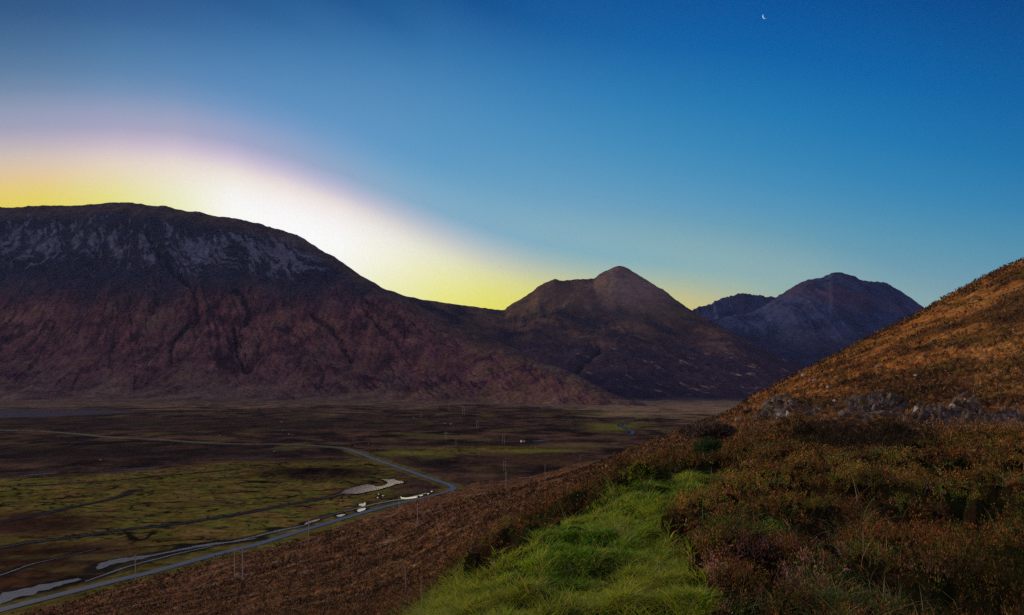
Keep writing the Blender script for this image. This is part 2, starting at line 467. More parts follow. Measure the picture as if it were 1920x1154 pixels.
# inside of the road bend and everything beyond the road belongs to the valley
side_poly = [p for p in ROAD_PX[:17]] + [(851, 915), (930, 897), (1000, 893), (1060, 880), (1110, 866), (1200, 800), (1200, 700), (-400, 700), (-400, 1200)]
vpy = HY - VZ * F / HDg           # row at which the valley floor under this point shows
beyond = inpoly(HPX, vpy, side_poly)
cut = np.where(beyond | (rd < 3.2), 1.0, 1 - sm(3.2, 16, rd))
HZ = np.where(beyond & (HDg > 150) & (HPX < 1190), np.minimum(HZ, VZ - 3), HZ)
tgt = np.minimum(HZ, VZ + .02)
HZ = np.where((HDg > 150) & (HPX < 1190), HZ * (1 - cut) + np.minimum(tgt, VZ - .6) * cut, HZ)
HZ = np.maximum(HZ, -120)


def hz_at(px, d):
    """hillside height for arrays px, d (bilinear in the mesh grid)"""
    px = np.clip(np.asarray(px, float), H_PX[0], H_PX[-1] - 1e-3); d = np.clip(np.asarray(d, float), H_D[0], H_D[-1] - 1e-3)
    i = np.clip(np.searchsorted(H_D, d) - 1, 0, len(H_D) - 2); j = np.clip(np.searchsorted(H_PX, px) - 1, 0, len(H_PX) - 2)
    v = (d - H_D[i]) / (H_D[i + 1] - H_D[i]); u = (px - H_PX[j]) / (H_PX[j + 1] - H_PX[j])
    return (HZ[i, j] * (1 - v) * (1 - u) + HZ[i + 1, j] * v * (1 - u) + HZ[i, j + 1] * (1 - v) * u + HZ[i + 1, j + 1] * v * u)


def grid_at(G, px, d):
    i = np.clip(np.searchsorted(H_D, d) - 1, 0, len(H_D) - 2); j = np.clip(np.searchsorted(H_PX, px) - 1, 0, len(H_PX) - 2)
    return G[i, j]


def hill_depth(px, py, dmin=3, dmax=450):
    """nearest depth at which the hillside shows at photo point (px, py)"""
    ds = H_D[(H_D > dmin) & (H_D < dmax)]
    zs = hz_at(np.full(ds.shape, px), ds)
    s = HY - zs / ds * F
    for k in range(len(ds)):
        if s[k] <= py:
            return float(ds[k])
    return float(ds[np.argmin(s)])


def mixc(a, b, t):
    return a * (1 - t[..., None]) + np.array(b) * t[..., None]


def colfield(X, c):
    return np.ones(X.shape + (3,)) * np.array(c)


# cover colours
RUST = (.20, .088, .024); OCHRE = (.24, .135, .030); DARKH = (.040, .026, .014); OLIVE = (.120, .105, .016); GREEN = (.055, .105, .012)
PINK = (.27, .145, .105); STRAW = (.33, .25, .12)
c = colfield(HX, (.115, .060, .030))
n_a = fbm(flow * .05, cross * .13, 4, 50); n_b = fbm(flow * .14, cross * .4, 4, 54); n_c = fbm(HX * .9, HY_ * .9, 3, 58)
n_d = fbm(flow * .30, cross * 1.1, 4, 57)
c = mixc(c, (.215, .098, .042), sm(.0, .3, n_b) * .85)
c = mixc(c, (.040, .022, .018), sm(.0, .25, -n_b + .5 * n_c) * .9)
c = mixc(c, (.25, .17, .10), sm(.12, .35, n_a) * .6)
c = mixc(c, (.034, .020, .016), sm(.05, .28, n_d) * .75)
c = mixc(c, (.30, .15, .075), sm(.08, .32, -n_d) * .5)
rightf = sm(1330, 1480, HPX) * sm(40, 70, HDg)
cr_ = colfield(HX, (.36, .140, .034))
cr_ = mixc(cr_, (.40, .20, .065), sm(.0, .35, n_b))
cr_ = mixc(cr_, (.060, .032, .018), sm(.0, .28, -n_a + .3 * n_c) * .9)
cr_ = mixc(cr_, (.055, .030, .018), sm(.08, .3, n_d) * .7)
cr_ = mixc(cr_, (.050, .034, .018), sm(.02, .25, fbm(flow * .016, cross * .045, 3, 63)) * .75)
cr_ = mixc(cr_, (.46, .22, .06), sm(.08, .3, -fbm(flow * .02, cross * .05, 3, 64)) * .6)
cr_ = mixc(cr_, (.12, .085, .025), sm(.1, .4, fbm(HX * .07, HY_ * .07, 3, 61)) * .7)
c = c * (1 - rightf[..., None]) + cr_ * rightf[..., None]
nearc = colfield(HX, (.020, .014, .008))
nearc = mixc(nearc, (.020, .024, .008), sm(-.1, .3, n_c))
nf = 1 - sm(18, 50, HDg)
c = c * (1 - nf[..., None]) + nearc * nf[..., None]
c = mixc(c, (.022, .042, .008), GM)
c = mixc(c, (.022, .017, .012), np.clip(holl * 1.2, 0, 1) * .9)
c = mixc(c, (.035, .024, .014), sm(.2, .8, crag) * .8)
rockc = sm(.46, .60, cb) * sm(.25, .55, crag)
rockn = sm(.50, .62, band * (.55 + 1.3 * fbm(HX * .5, HY_ * .5, 4, 93)))
c = mixc(c, (.105, .082, .068), np.maximum(rockn * .5, rockc))
c = mixc(c, (.24, .22, .23), rockc * sm(.12, .32, fbm(HX * 1.6, HY_ * 1.6, 3, 99)) * .7)
c = mixc(c, (.10, .075, .02), rockc * sm(.1, .3, fbm(HX * .6, HY_ * .6, 3, 87)) * .7)
c = mixc(c, (.050, .042, .038), rockc * sm(.1, .35, fbm(HX * .8, HY_ * .8, 3, 89)) * .8)
rockn = np.maximum(rockn, rockc)
hv = np.stack([HX, HY_, HZ], -1).reshape(-1, 3)
M_HILL = terrain_mat('heather_moor', .9, .16, .6, .5, var=.38)
hill = mesh_np('hillside', hv, grid_faces(len(H_D), len(H_PX)), M_HILL, c.reshape(-1, 3))
tag(hill, 'brown heather hillside falling to the valley and rising to the right', kind='structure')

# ground under and behind the viewer
gb = []
for i in range(41):
    for j in range(41):
        x = -120 + 6 * i; y = 1.0 - 3 * j
        gb.append((x, y, -1.7 - max(0, -x - 2) * .55 + max(0, x - 3) * .4 - .25))
gb = np.array(gb)
# a modest sheet that closes the gap behind the first rows
bk = mesh_np('ground', gb, grid_faces(41, 41)[:, ::-1], M_HILL, np.tile(np.array([[.09, .06, .03]]), (len(gb), 1)))
tag(bk, 'moorland ground behind the viewpoint', kind='structure')

# ------------------------------------------------------------------ VALLEY FLOOR
V_PX = cols(-60, 1700, 2.2, -1100, 2300, 40)
V_D = np.exp(np.linspace(math.log(150), math.log(3600), 620))
VPX = np.repeat(V_PX[None, :], len(V_D), 0); VD = np.repeat(V_D[:, None], len(V_PX), 1)
VX = (VPX - CX) / F * VD; VY = VD
VS = HY - VZ * F / VD           # photo row of the flat floor
wd = np.full(VX.shape, 1e9)
for k, l in ALLW:
    xs = [p[0] for p in l]; ys = [p[1] for p in l]
    mk = (VX > min(xs) - 40) & (VX < max(xs) + 40) & (VY > min(ys) - 40) & (VY < max(ys) + 40)
    w = max(p[2] for p in l) / 2
    q = dist_poly(VX[mk], VY[mk], [(p[0], p[1]) for p in l]) - w
    wd[mk] = np.minimum(wd[mk], q)
for lab, l in POOLW + [('loch', LOCH)]:
    xs = [p[0] for p in l]; ys = [p[1] for p in l]
    mk = (VX > min(xs) - 30) & (VX < max(xs) + 30) & (VY > min(ys) - 30) & (VY < max(ys) + 30)
    q = dist_poly(VX[mk], VY[mk], l + [l[0]])
    q = np.where(inpoly(VX[mk], VY[mk], l), -q, q)
    wd[mk] = np.minimum(wd[mk], q)
rdv = dist_poly(VX, VY, ROAD)
flat = np.minimum(sm(0.5, 12, wd), sm(3, 14, rdv))
moor = sm(880, 1050, VD) * (1 - sm(1500, 1750, VD) * (VPX < 330))         # the peat moor beyond the far road
VH = .25 * fbm(VX * .05, VY * .05, 4, 101) + .12 * fbm(VX * .25, VY * .25, 3, 104)
VH = VH + moor * (3.0 * sm(900, 1300, VD) * np.exp(-((VPX - 760) / 330) ** 2) + 4.2 * fbm(VX * .008, VY * .008, 4, 110) + .9 * fbm(VX * .03, VY * .03, 4, 111))
VH = VH + np.clip((VD - 1900) / 1100, 0, 1) ** 1.6 * 11 * (1 + .5 * fbm(VX * .004, VY * .004, 3, 113)) * (1 - sm(1300, 1450, VPX) * .5)
# bank along the far road and behind the bend
VH = VH + 4.0 * np.exp(-((VPX - 590) / 110) ** 2 - ((VS - 890) / 9) ** 2) * (.6 + fbm(VX * .05, VY * .05, 3, 120))
VH = np.maximum(VH, -.2)
VZg = VZ + VH * flat - .12 * (1 - sm(-1.5, .5, wd)) - .03 * (1 - sm(3, 5, rdv))


def vz_at(x, y):
    px = CX + x / y * F
    j = int(np.clip(np.searchsorted(V_PX, px), 0, len(V_PX) - 1)); i = int(np.clip(np.searchsorted(V_D, y), 0, len(V_D) - 1))
    return float(VZg[i, j])


def bl(cx, cy, rx, ry, warp=1.0):
    return np.exp(-(((VPX + warp * WX - cx) / rx) ** 2 + ((VS + warp * WY - cy) / ry) ** 2) ** 2)


WX = 60 * fbm(VX * .012, VY * .012, 4, 130); WY = 9 * fbm(VX * .012, VY * .012, 4, 135) * np.clip((VS - 740) / 150, 0.1, 1.5)
peat = (.062, .040, .030); c = colfield(VX, peat)
na = fbm(VX * .02, VY * .02, 5, 140, .6); nb = fbm(VX * .08, VY * .05, 4, 145, .6)
nfar = fbm(VX * .006, VY * .010, 5, 141, .65)
c = mixc(c, (.125, .070, .042), sm(.0, .25, na + .6 * nfar) * .85)
c = mixc(c, (.024, .017, .017), sm(.0, .25, -na - .8 * nfar) * .85)
c = mixc(c, (.16, .10, .055), sm(.12, .35, nfar) * .5 * sm(800, 1100, VD))
c = mixc(c, (.115, .105, .030), sm(.10, .30, fbm(VX * .011 + 5, VY * .008, 4, 175, .6)) * sm(500, 700, VD) * (1 - sm(1600, 2100, VD)) * .7)
c = mixc(c, (.018, .013, .013), sm(.10, .28, fbm(VX * .013 + 9, VY * .012, 4, 176, .6)) * sm(500, 700, VD) * .8)
# saltmarsh: olive turf cut by thousands of small black creeks
edge = 872 + 12 * sm(300, 520, VPX + WX) * -1 + 0 * VPX
marsh = sm(-6, 6, (VS + .5 * WY) - (893 - 28 * sm(100, 520, VPX))) * (1 - sm(700, 790, VPX + .5 * WX))
marsh = np.maximum(marsh, bl(905, 845, 150, 9, .5))
olive = colfield(VX, (.150, .122, .026))
olive = mixc(olive, (.19, .125, .038), sm(-.05, .3, na))
olive = mixc(olive, (.120, .150, .026), sm(.05, .3, nb) * .75)
olive = mixc(olive, (.13, .075, .035), sm(.15, .4, fbm(VX * .03 + 7, VY * .03, 3, 150)) * .7)
wob = fbm(VX * .03, VY * .03, 3, 156) * 1.3
ck = np.abs(perlin(VX * .020 + wob, VY * .050 + wob, 155)); ck2 = np.abs(perlin(VX * .045 + wob * 1.6, VY * .095 - wob * 1.4, 158))
brk = sm(-.25, .05, fbm(VX * .03, VY * .04, 3, 159))
olive = mixc(olive, (.008, .009, .007), (1 - sm(.05, .13, ck)) * .95 * brk)
olive = mixc(olive, (.014, .014, .009), (1 - sm(.04, .14, ck2)) * .85 * sm(-.2, .05, nb))
c = c * (1 - marsh[..., None]) + olive * marsh[..., None]
# bare mud flats and darker heath islands
mud = np.maximum(bl(60, 985, 120, 22), bl(60, 1045, 260, 26, .6)); mud = np.maximum(mud, bl(-20, 1090, 200, 30, .5))
c = mixc(c, (.050, .026, .018), mud * .95)
c = mixc(c, (.11, .050, .018), np.clip(mud, 0, 1) * sm(.1, .35, nb) * .7)
c = mixc(c, (.022, .013, .011), np.maximum(bl(590, 888, 125, 13, .4), bl(690, 908, 50, 5, .3) * .5))
c = mixc(c, (.030, .022, .020), bl(150, 850, 420, 16, .6) * .85)
c = mixc(c, (.040, .030, .024), bl(300, 797, 700, 14, .6) * .7)
c = mixc(c, (.085, .048, .028), bl(1010, 862, 110, 10, .6) * .7)
c = mixc(c, (.16, .115, .05), bl(1090, 836, 110, 5, .6) * .8)
c = mixc(c, (.17, .17, .03), np.clip(bl(1145, 802, 50, 9, .3) + bl(1160, 776, 60, 4, .3) + bl(1000, 846, 90, 4, .3) + bl(760, 850, 60, 5, .3), 0, 1) * .8)
c = mixc(c, (.12, .10, .03), bl(330, 1045, 500, 6, .2) * (VS > 1000) * .6)
verge = (rdv > 2.3) & (rdv < 9 + 3 * nb)
c = mixc(c, (.15, .13, .035), verge * .55)
# pale dry moor grass at the mountain foot
pale = sm(1850, 2300, VD + 900 * nfar + 500 * sm(980, 1200, VPX) + 260 * fbm(VX * .0022, VY * .0012, 2, 171)) * (.5 + .5 * sm(-.2, .2, na))
c = mixc(c, (.23, .160, .100), pale * .8)
c = mixc(c, (.30, .21, .125), pale * sm(1040, 1200, VPX) * .7)
# dark wet edges of water
c = mixc(c, (.020, .018, .018), (1 - sm(.5, 3.5, wd)) * .9)
M_VALLEY = terrain_mat('valley_turf', .22, .035, .5, .4, var=.35)
vv = np.stack([VX, VY, VZg], -1).reshape(-1, 3)
val = mesh_np('valley_floor', vv, grid_faces(len(V_D), len(V_PX)), M_VALLEY, c.reshape(-1, 3))
tag(val, 'flat valley floor of olive salt marsh and dark peat moor', kind='structure')


def strip(name, path, mat, z, width=None, jit=0.0, seed=1):
    pts = np.array([(p[0], p[1]) for p in path]); n = len(pts)
    wv = np.array([p[2] if len(p) > 2 else width for p in path], float) / 2
    if jit:
        k = np.arange(n)
        wa = wv * (1 + jit * perlin(k * .13 + seed, k * .05, seed)); wb = wv * (1 + jit * perlin(k * .11 + 9, k * .07 + seed, seed + 3))
    else:
        wa = wb = wv
    t = np.gradient(pts, axis=0); t /= np.linalg.norm(t, axis=1)[:, None] + 1e-9
    nrm = np.stack([-t[:, 1], t[:, 0]], 1)
    a = pts + nrm * wa[:, None]; b = pts - nrm * wb[:, None]; mid = pts
    zz = np.full((n, 1), z)
    v = np.stack([np.hstack([a, zz]), np.hstack([mid, zz + (.06 if name == 'road' else 0)]), np.hstack([b, zz])], 1).reshape(-1, 3)
    f = []
    for i in range(n - 1):
        for k in (0, 1):
            f.append((3 * i + k, 3 * i + k + 1, 3 * i + k + 4, 3 * i + k + 3))
    return mesh_np(name, v, np.array(f), mat)


rd_o = strip('road', smooth_path(ROAD, 2), M_ROAD, VZ + .14, 4.6)
tag(rd_o, 'single-track tarmac road curving through the valley', kind='structure')
for i, (k, l) in enumerate(ALLW):
    o = strip(k, smooth_path(l, 3), M_RIVER if k == 'river' else M_CREEK, VZ + .03 + .004 * i, jit=.45, seed=i + 1)
    tag(o, None, kind='structure')


def poly_obj(name, pts, mat, z):
    bm = bmesh.new()
    y0 = min(p[1] for p in pts); tl = .008 if name == 'pool' else 0  # pools lean slightly toward the camera so they mirror brighter sky
    vs = [bm.verts.new((x, y, z + (y - y0) * tl)) for x, y in pts]
    f = bm.faces.new(vs); bmesh.ops.triangulate(bm, faces=[f])
    bmesh.ops.recalc_face_normals(bm, faces=bm.faces[:])
    if sum(f.normal.z for f in bm.faces) < 0:
        bmesh.ops.reverse_faces(bm, faces=bm.faces[:])
    me = bpy.data.meshes.new(name); bm.to_mesh(me); bm.free(); me.materials.append(mat)
    o = bpy.data.objects.new(name, me); COL.objects.link(o); return o


for i, (lab, l) in enumerate(POOLW):
    tag(poly_obj('pool', l, M_POOL, VZ + .10 + .003 * i), lab, kind='structure')
tag(poly_obj('loch', LOCH, M_RIVER, VZ + .10), 'dark blue sea loch at the far left of the valley', kind='structure')


# ------------------------------------------------------------------ MOUNTAINS
def mountain(name, pxs, sil, foot_y, foot_d, ridge_d, prof, back, nrow, gully, gscale, seed, colf, mat, label, ridge_jag=0.0, gexp=1.0, back_n=30, spurs=()):
    """rows run from the foot (t=0) over the crest (t=1) and down the far side"""
    ky = sorted(sil); sy = pchip([p[0] for p in sil], [p[1] for p in sil], pxs) if isinstance(sil, list) else None
    fd = pchip([p[0] for p in foot_d], [p[1] for p in foot_d], pxs)
    fy = HY + 76 * F / fd
    rdp = pchip([p[0] for p in ridge_d], [p[1] for p in ridge_d], pxs)
    def soft(v, w):      # smooth along px so that summit corners do not run down the whole face
        k = np.exp(-((pxs[:, None] - pxs[None, :]) / w) ** 2) * np.gradient(pxs)[None, :]
        return (k @ v) / k.sum(1)
    rdp = soft(rdp, 70.0); sys_ = soft(sy, 55.0)
    t = np.concatenate([np.linspace(0, 1, nrow), 1 + np.linspace(1 / back_n, 1, back_n)])
    T = np.repeat(t[:, None], len(pxs), 1)
    TT = np.clip(T, 0, 1)
    PX = np.repeat(pxs[None, :], len(t), 0)
    D = fd[None, :] + (rdp - fd)[None, :] * T ** gexp
    P = np.interp(TT, [p[0] for p in prof], [p[1] for p in prof]) if not callable(prof) else prof(TT, PX)
    SYE = sys_[None, :] + (sy - sys_)[None, :] * sm(.55, .97, TT) ** 1.3
    Y = fy[None, :] + (SYE - fy[None, :]) * P
    Z = (HY - Y) / F * D
    zr = ((HY - sy) / F * rdp)[None, :]
    Z = np.where(T > 1, zr - (T - 1) ** 1.3 * back - (T - 1) * 30, Z)
    X = (PX - CX) / F * D
    env = sm(0.10, .42, TT) * (1 - .75 * sm(.8, 1.0, TT)) * np.clip(zr / 500 + .2, .25, 1.2)
    # gullies run down the fall line, wandering a little
    wx = 130 * fbm(X * .0016, D * .0016, 3, seed + 2)
    g = ridged((X + wx) * gscale, D * gscale * .13, 5, seed, .55)
    n = fbm(X * .004, D * .004, 5, seed + 5, .55)
    fine = fbm(X * .02, D * .02, 4, seed + 8, .6)
    Z = Z + env * (gully * (g - .55) * 1.6 + gully * .35 * n) + fine * 6.0 * sm(.08, .3, TT) * (1 - .6 * sm(.85, 1, TT))
    for sp_, sw, sa in spurs:
        q = dist_poly(PX + 6 * fine + 8 * n, Y, sp_)
        Z = Z + sa * np.exp(-(q / sw) ** 1.5) * (1 - sm(.93, 1, T))
    if ridge_jag:
        Z = Z + ridge_jag * (ridged(X * .011, D * .011, 4, seed + 11) - .5) * sm(.75, 1, T) * (1 - sm(1, 1.6, T))
    colr = colf(PX, Y, TT, X, D, g, n, fine)
    v = np.stack([X, D, Z], -1).reshape(-1, 3)
    o = mesh_np(name, v, grid_faces(len(t), len(pxs)), mat, colr.reshape(-1, 3))
    tag(o, label, kind='structure')
    return o


def col_left(PX, Y, T, X, D, g, n, fine):
    c = colfield(X, (.175, .078, .078))
    dn = X * .55 - D * .2
    st = fbm(X * .006 + D * .003, D * .010 - X * .004, 5, 201, .6)
    st2 = fbm(X * .022, D * .005, 4, 205, .6)
    st3 = fbm(X * .045, D * .018, 4, 207, .65)
    c = mixc(c, (.20, .125, .080), sm(.0, .3, .7 * st + .6 * st3) * .65)
    c = mixc(c, (.050, .028, .040), sm(.02, .3, -.8 * st - .5 * st3) * .75)
    c = mixc(c, (.055, .030, .036), sm(.05, .3, st2) * .65)
    c = mixc(c, (.14, .13, .07), sm(.2, .4, fbm(X * .005, D * .008, 3, 209)) * .25)
    lean0 = np.clip((PX - 330) / 420, -.8, 1.2)
    ug = PX - lean0 * (Y - 520) * .8 + 9 * n + 5 * st3
    gl1 = np.abs(perlin(ug * .042, Y * .008 + .5 * n, 221)); gl2 = np.abs(perlin(ug * .10, Y * .018, 223))
    c = mixc(c, (.030, .018, .026), (1 - sm(.03, .12, gl1)) * sm(-.3, .1, n) * .85)
    c = mixc(c, (.045, .028, .034), (1 - sm(.03, .14, gl2)) * .5)
    c = mixc(c, (.26, .16, .11), (1 - sm(.02, .08, np.abs(perlin(ug * .05 + 9, Y * .012, 225)))) * sm(.0, .2, st) * .4)
    # dark vegetated belt under the screes
    yy = Y + 34 * n + 22 * st2 + 10 * st3
    up = 1 - sm(515, 600, yy)
    c = mixc(c, (.022, .034, .062), up * .92)
    # scree fans: thin grey streaks and flecks below the summit plateau
    lean = np.clip((PX - 250) / 330, -.9, 1.3) + .5 * fbm(PX * .01, Y * .01, 2, 218)
    uu = PX - lean * (Y - 400) * .9
    s1 = fbm(uu * .055 + 1.2 * n, Y * .016 + .8 * n, 5, 210, .65); s2 = fbm(uu * .13 + fine, Y * .07, 4, 214, .7)
    env = np.exp(-((Y - (452 + .05 * (PX - 250) + 12 * n)) / 50) ** 2)
    big = .22 * np.exp(-(((PX - 60) / 120) ** 2 + ((Y - 465) / 28) ** 2)) + .2 * np.exp(-(((PX - 360) / 50) ** 2 + ((Y - 480) / 35) ** 2)) + .26 * np.exp(-(((PX - 515) / 70) ** 2 + ((Y - 490 - .35 * (PX - 515)) / 30) ** 2))
    scr = sm(.08, .30, .62 * s1 + .6 * s2 + .18 * env + big - .13) * sm(.05, .4, env)
    c = mixc(c, (.15, .175, .25), scr * .8)
    # brown rounded summit cap
    tp = 1 - sm(8, 30, Y - SILY(PX) - 6 * n)
    c = mixc(c, (.085, .062, .058), tp * .85)
    c = mixc(c, (.15, .125, .085), tp * sm(.05, .3, st2) * .5)
    # pale apron
    ap = (1 - sm(.14, .40, T + .35 * n)) * (.5 + .5 * sm(-.25, .15, st))
    c = mixc(c, (.225, .150, .098), ap * .85 * (1 - .55 * sm(850, 1050, PX)))
    sp = sm(700, 950, PX) * (1 - sm(.75, 1, T)) * sm(-.1, .25, st2 + .5 * st)
    c = mixc(c, (.21, .125, .070), sp * .55)
    for path in GULLIES:
        q = dist_poly(PX + 13 * st3 + 10 * n, Y + 8 * fine, path['p'])
        w = path['w'] * (.9 + 1.8 * st3)
        c = mixc(c, (.012, .012, .018), (1 - sm(w * .4, w * 1.3, q)) * path['a'])
    return c


def SILY(PX):
    return np.interp(PX, [p[0] for p in LSIL], [p[1] for p in LSIL])


GULLIES = [
    dict(p=[(276, 432), (292, 455), (306, 478), (322, 500), (345, 525), (362, 545), (372, 575), (374, 596)], w=3.5, a=.85),
    dict(p=[(374, 600), (350, 615), (322, 640), (318, 660), (320, 680)], w=3.5, a=.9),
    dict(p=[(440, 545), (462, 572), (466, 590), (460, 605)], w=6, a=.9),
    dict(p=[(440, 618), (444, 640), (446, 660), (458, 677), (470, 690)], w=4.5, a=.95),
    dict(p=[(285, 545), (290, 562), (283, 580)], w=6, a=.7),
    dict(p=[(245, 550), (238, 570)], w=5, a=.6),
    dict(p=[(582, 585), (606, 607), (628, 628), (642, 645), (658, 664)], w=4, a=.8),
    dict(p=[(690, 590), (715, 615), (745, 645)], w=4, a=.7),
    dict(p=[(400, 560), (412, 580), (418, 600)], w=5, a=.6),
]

LSIL = [(-1300, 560), (-700, 430), (-300, 388), (0, 389), (60, 387), (130, 386), (180, 382), (230, 380), (300, 386), (370, 398), (440, 409), (500, 424), (560, 444),
        (600, 467), (640, 491), (680, 518), (720, 542), (760, 560), (800, 583), (850, 610), (900, 631), (936, 643), (979, 661), (1012, 679), (1049, 690),
        (1094, 709), (1125, 726), (1160, 742), (1200, 755), (1230, 762)]
LFOOT = [(-1300, 746), (0, 746), (400, 747), (700, 748), (1135, 756)]
Lpx = cols(-60, 1230, 1.8, -1300, 1230, 40); Lpx = Lpx[Lpx <= 1230]


def prof_left(T, PX):
    a = pchip([0, .1, .25, .4, .55, .72, .88, 1], [0, .018, .085, .22, .40, .70, .925, 1.0], T[:, 0])[:, None] + 0 * T
    b = pchip([0, .15, .35, .6, .85, 1], [0, .05, .25, .60, .88, 1.0], T[:, 0])[:, None] + 0 * T
    w = sm(650, 850, PX)
    return a * (1 - w) + b * w


M_MTN = terrain_mat('mountain_cover', .07, .012, .8, 5, var=.34)
M_MTN2 = terrain_mat('far_mountain_cover', .035, .008, .4, 6, var=.20)
mountain('mountain', Lpx, LSIL, LFOOT, [(-1300, 2300), (0, 2450), (600, 2500), (900, 2350), (1136, 2150), (1230, 2080)],
         [(-1300, 4200), (0, 4100), (300, 4000), (560, 3800), (800, 3300), (1000, 2800), (1136, 2380), (1230, 2200)],
         prof_left, 500, 500, 34, .0045, 301, col_left, M_MTN, 'broad rounded mountain with grey screes at the left', 0,
         spurs=[(g_['p'], g_['w'] * 1.6, -26 * g_['a']) for g_ in GULLIES])


def col_mid(PX, Y, T, X, D, g, n, fine):
    c = colfield(X, (.085, .056, .050))
    st3 = fbm(X * .03, D * .012, 4, 229, .65)
    st = fbm(X * .004 + D * .002, D * .004, 5, 231, .6) + .35 * st3
    st2 = fbm(X * .012, D * .004, 4, 235, .6)
    c = mixc(c, (.17, .105, .062), sm(.0, .28, st) * .85)
    c = mixc(c, (.030, .026, .040), sm(.0, .28, -st) * .85)
    low = sm(600, 680, Y) * (1 - sm(742, 756, Y))
    c = mixc(c, (.24, .165, .105), sm(744, 757, Y) * .8)
    c = mixc(c, (.042, .030, .054), low * .8)
    spk = sm(.30, .42, fbm(X * .018 + D * .006, D * .007, 4, 239, .6)) * sm(630, 680, Y) * (1 - sm(735, 748, Y)) * sm(1000, 1150, PX)
    c = mixc(c, (.34, .24, .15), spk * .8)
    # smooth pale slopes of the cone, grassy shoulder
    con = np.exp(-(((PX - 1185) / 75) ** 2 + ((Y - 545) / 38) ** 2))
    c = mixc(c, (.26, .195, .175), con * .85)
    con2 = np.exp(-(((PX - 1060) / 80) ** 2 + ((Y - 552) / 22) ** 2))
    c = mixc(c, (.165, .105, .070), con2 * .8)
    gr = np.exp(-(((PX - 1030) / 70) ** 2 + ((Y - 582) / 10) ** 2)) + np.exp(-(((PX - 1240) / 70) ** 2 + ((Y - 590 - .12 * (PX - 1240)) / 9) ** 2))
    c = mixc(c, (.17, .135, .07), np.clip(gr, 0, 1) * .65 * sm(-.4, .2, st2))
    crag = np.exp(-(((PX - 1130) / 75) ** 2 + ((Y - 590) / 20) ** 2)) * sm(-.1, .25, st2)
    c = mixc(c, (.045, .048, .05), np.clip(crag, 0, 1) * .8)
    for path in [dict(p=[(936, 643), (979, 663), (1012, 682), (1049, 695), (1094, 716), (1105, 730), (1122, 742)], w=4, a=.8), dict(p=[(1125, 655), (1098, 675), (1080, 690)], w=4, a=.7)]:
        q = dist_poly(PX, Y, path['p'])
        c = mixc(c, (.022, .020, .022), (1 - sm(2, 6, q)) * path['a'])
    return c


MSIL = [(560, 560), (640, 545), (720, 543), (760, 555), (800, 563), (850, 571), (900, 577), (945, 582), (951, 577), (975, 561), (998, 547), (1010, 536),
        (1030, 528), (1042, 524), (1055, 527), (1090, 524), (1112, 523), (1125, 514), (1142, 506), (1152, 501), (1160, 499), (1172, 502), (1190, 512), (1205, 521),
        (1232, 537), (1250, 548), (1268, 563), (1285, 575), (1300, 584), (1340, 606), (1380, 626), (1411, 645), (1449, 664), (1508, 688), (1560, 703), (1700, 725), (1900, 740)]
Mpx = cols(900, 1600, 1.7, 560, 1900, 6)


def prof_mid(T, PX):
    a = pchip([0, .1, .25, .45, .62, .76, .88, 1], [0, .04, .17, .38, .54, .70, .87, 1.0], T[:, 0])[:, None] + 0 * T
    b = pchip([0, .15, .4, .7, 1], [0, .07, .38, .74, 1.0], T[:, 0])[:, None] + 0 * T
    w = sm(1250, 1400, PX)
    return a * (1 - w) + b * w


mountain('mountain', Mpx, MSIL, [(560, 752), (1130, 754), (1300, 757), (1400, 752), (1900, 757)], [(560, 2700), (1000, 2450), (1150, 2300), (1400, 2500), (1900, 2600)],
         [(560, 4300), (900, 4700), (1160, 5200), (1300, 4800), (1450, 4000), (1900, 3300)], prof_mid, 500, 400, 11, .003, 401, col_mid, M_MTN2,
         'pointed conical mountain in the middle distance', 9,
         spurs=[([(1160, 499), (1138, 526), (1104, 556), (1052, 592), (1000, 628)], 24, 34), ([(1175, 510), (1235, 560), (1320, 618), (1440, 668)], 24, 26),
                ([(1042, 526), (1020, 556), (965, 586)], 26, 20), ([(936, 643), (1012, 682), (1094, 716), (1122, 742)], 10, -25), ([(1125, 655), (1098, 675), (1080, 690)], 8, -20)])


def col_far(PX, Y, T, X, D, g, n, fine):
    c = colfield(X, (.036, .052, .125))  # blue of the distant haze is put into the slope colour
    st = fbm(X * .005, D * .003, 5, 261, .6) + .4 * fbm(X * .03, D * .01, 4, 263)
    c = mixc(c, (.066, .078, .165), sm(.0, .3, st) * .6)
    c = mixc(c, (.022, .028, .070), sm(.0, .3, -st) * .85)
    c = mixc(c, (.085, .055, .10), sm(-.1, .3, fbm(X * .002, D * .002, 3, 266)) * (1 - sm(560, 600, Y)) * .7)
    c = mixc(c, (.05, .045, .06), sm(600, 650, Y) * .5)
    return c


ESIL = [(1180, 640), (1257, 604), (1308, 606), (1340, 600), (1370, 592), (1400, 588), (1430, 576), (1455, 560), (1466, 553), (1490, 537), (1518, 525), (1545, 519), (1553, 516), (1562, 511), (1578, 511),
        (1588, 516), (1600, 517), (1612, 525), (1625, 528), (1645, 529), (1660, 531), (1675, 539), (1695, 551), (1715, 565), (1732, 577), (1780, 610), (1850, 650), (2000, 690)]
Epx = cols(1250, 1760, 1.6, 1180, 2000, 8)
mountain('mountain', Epx, ESIL, [(1180, 745), (2000, 745)], [(1180, 3900), (2000, 3900)], [(1180, 5800), (1560, 6400), (2000, 6000)],
         [(0, 0), (.3, .27), (.6, .58), (.8, .82), (.92, .95), (1, 1)], 500, 320, 22, .0026, 501, col_far, M_MTN2, 'blue hazy far mountain with a broad rocky top', 15)
E2SIL = [(1260, 610), (1295, 584), (1312, 577), (1330, 571), (1350, 563), (1372, 556), (1392, 551), (1410, 555), (1425, 556), (1450, 556), (1480, 548), (1530, 560), (1600, 600)]
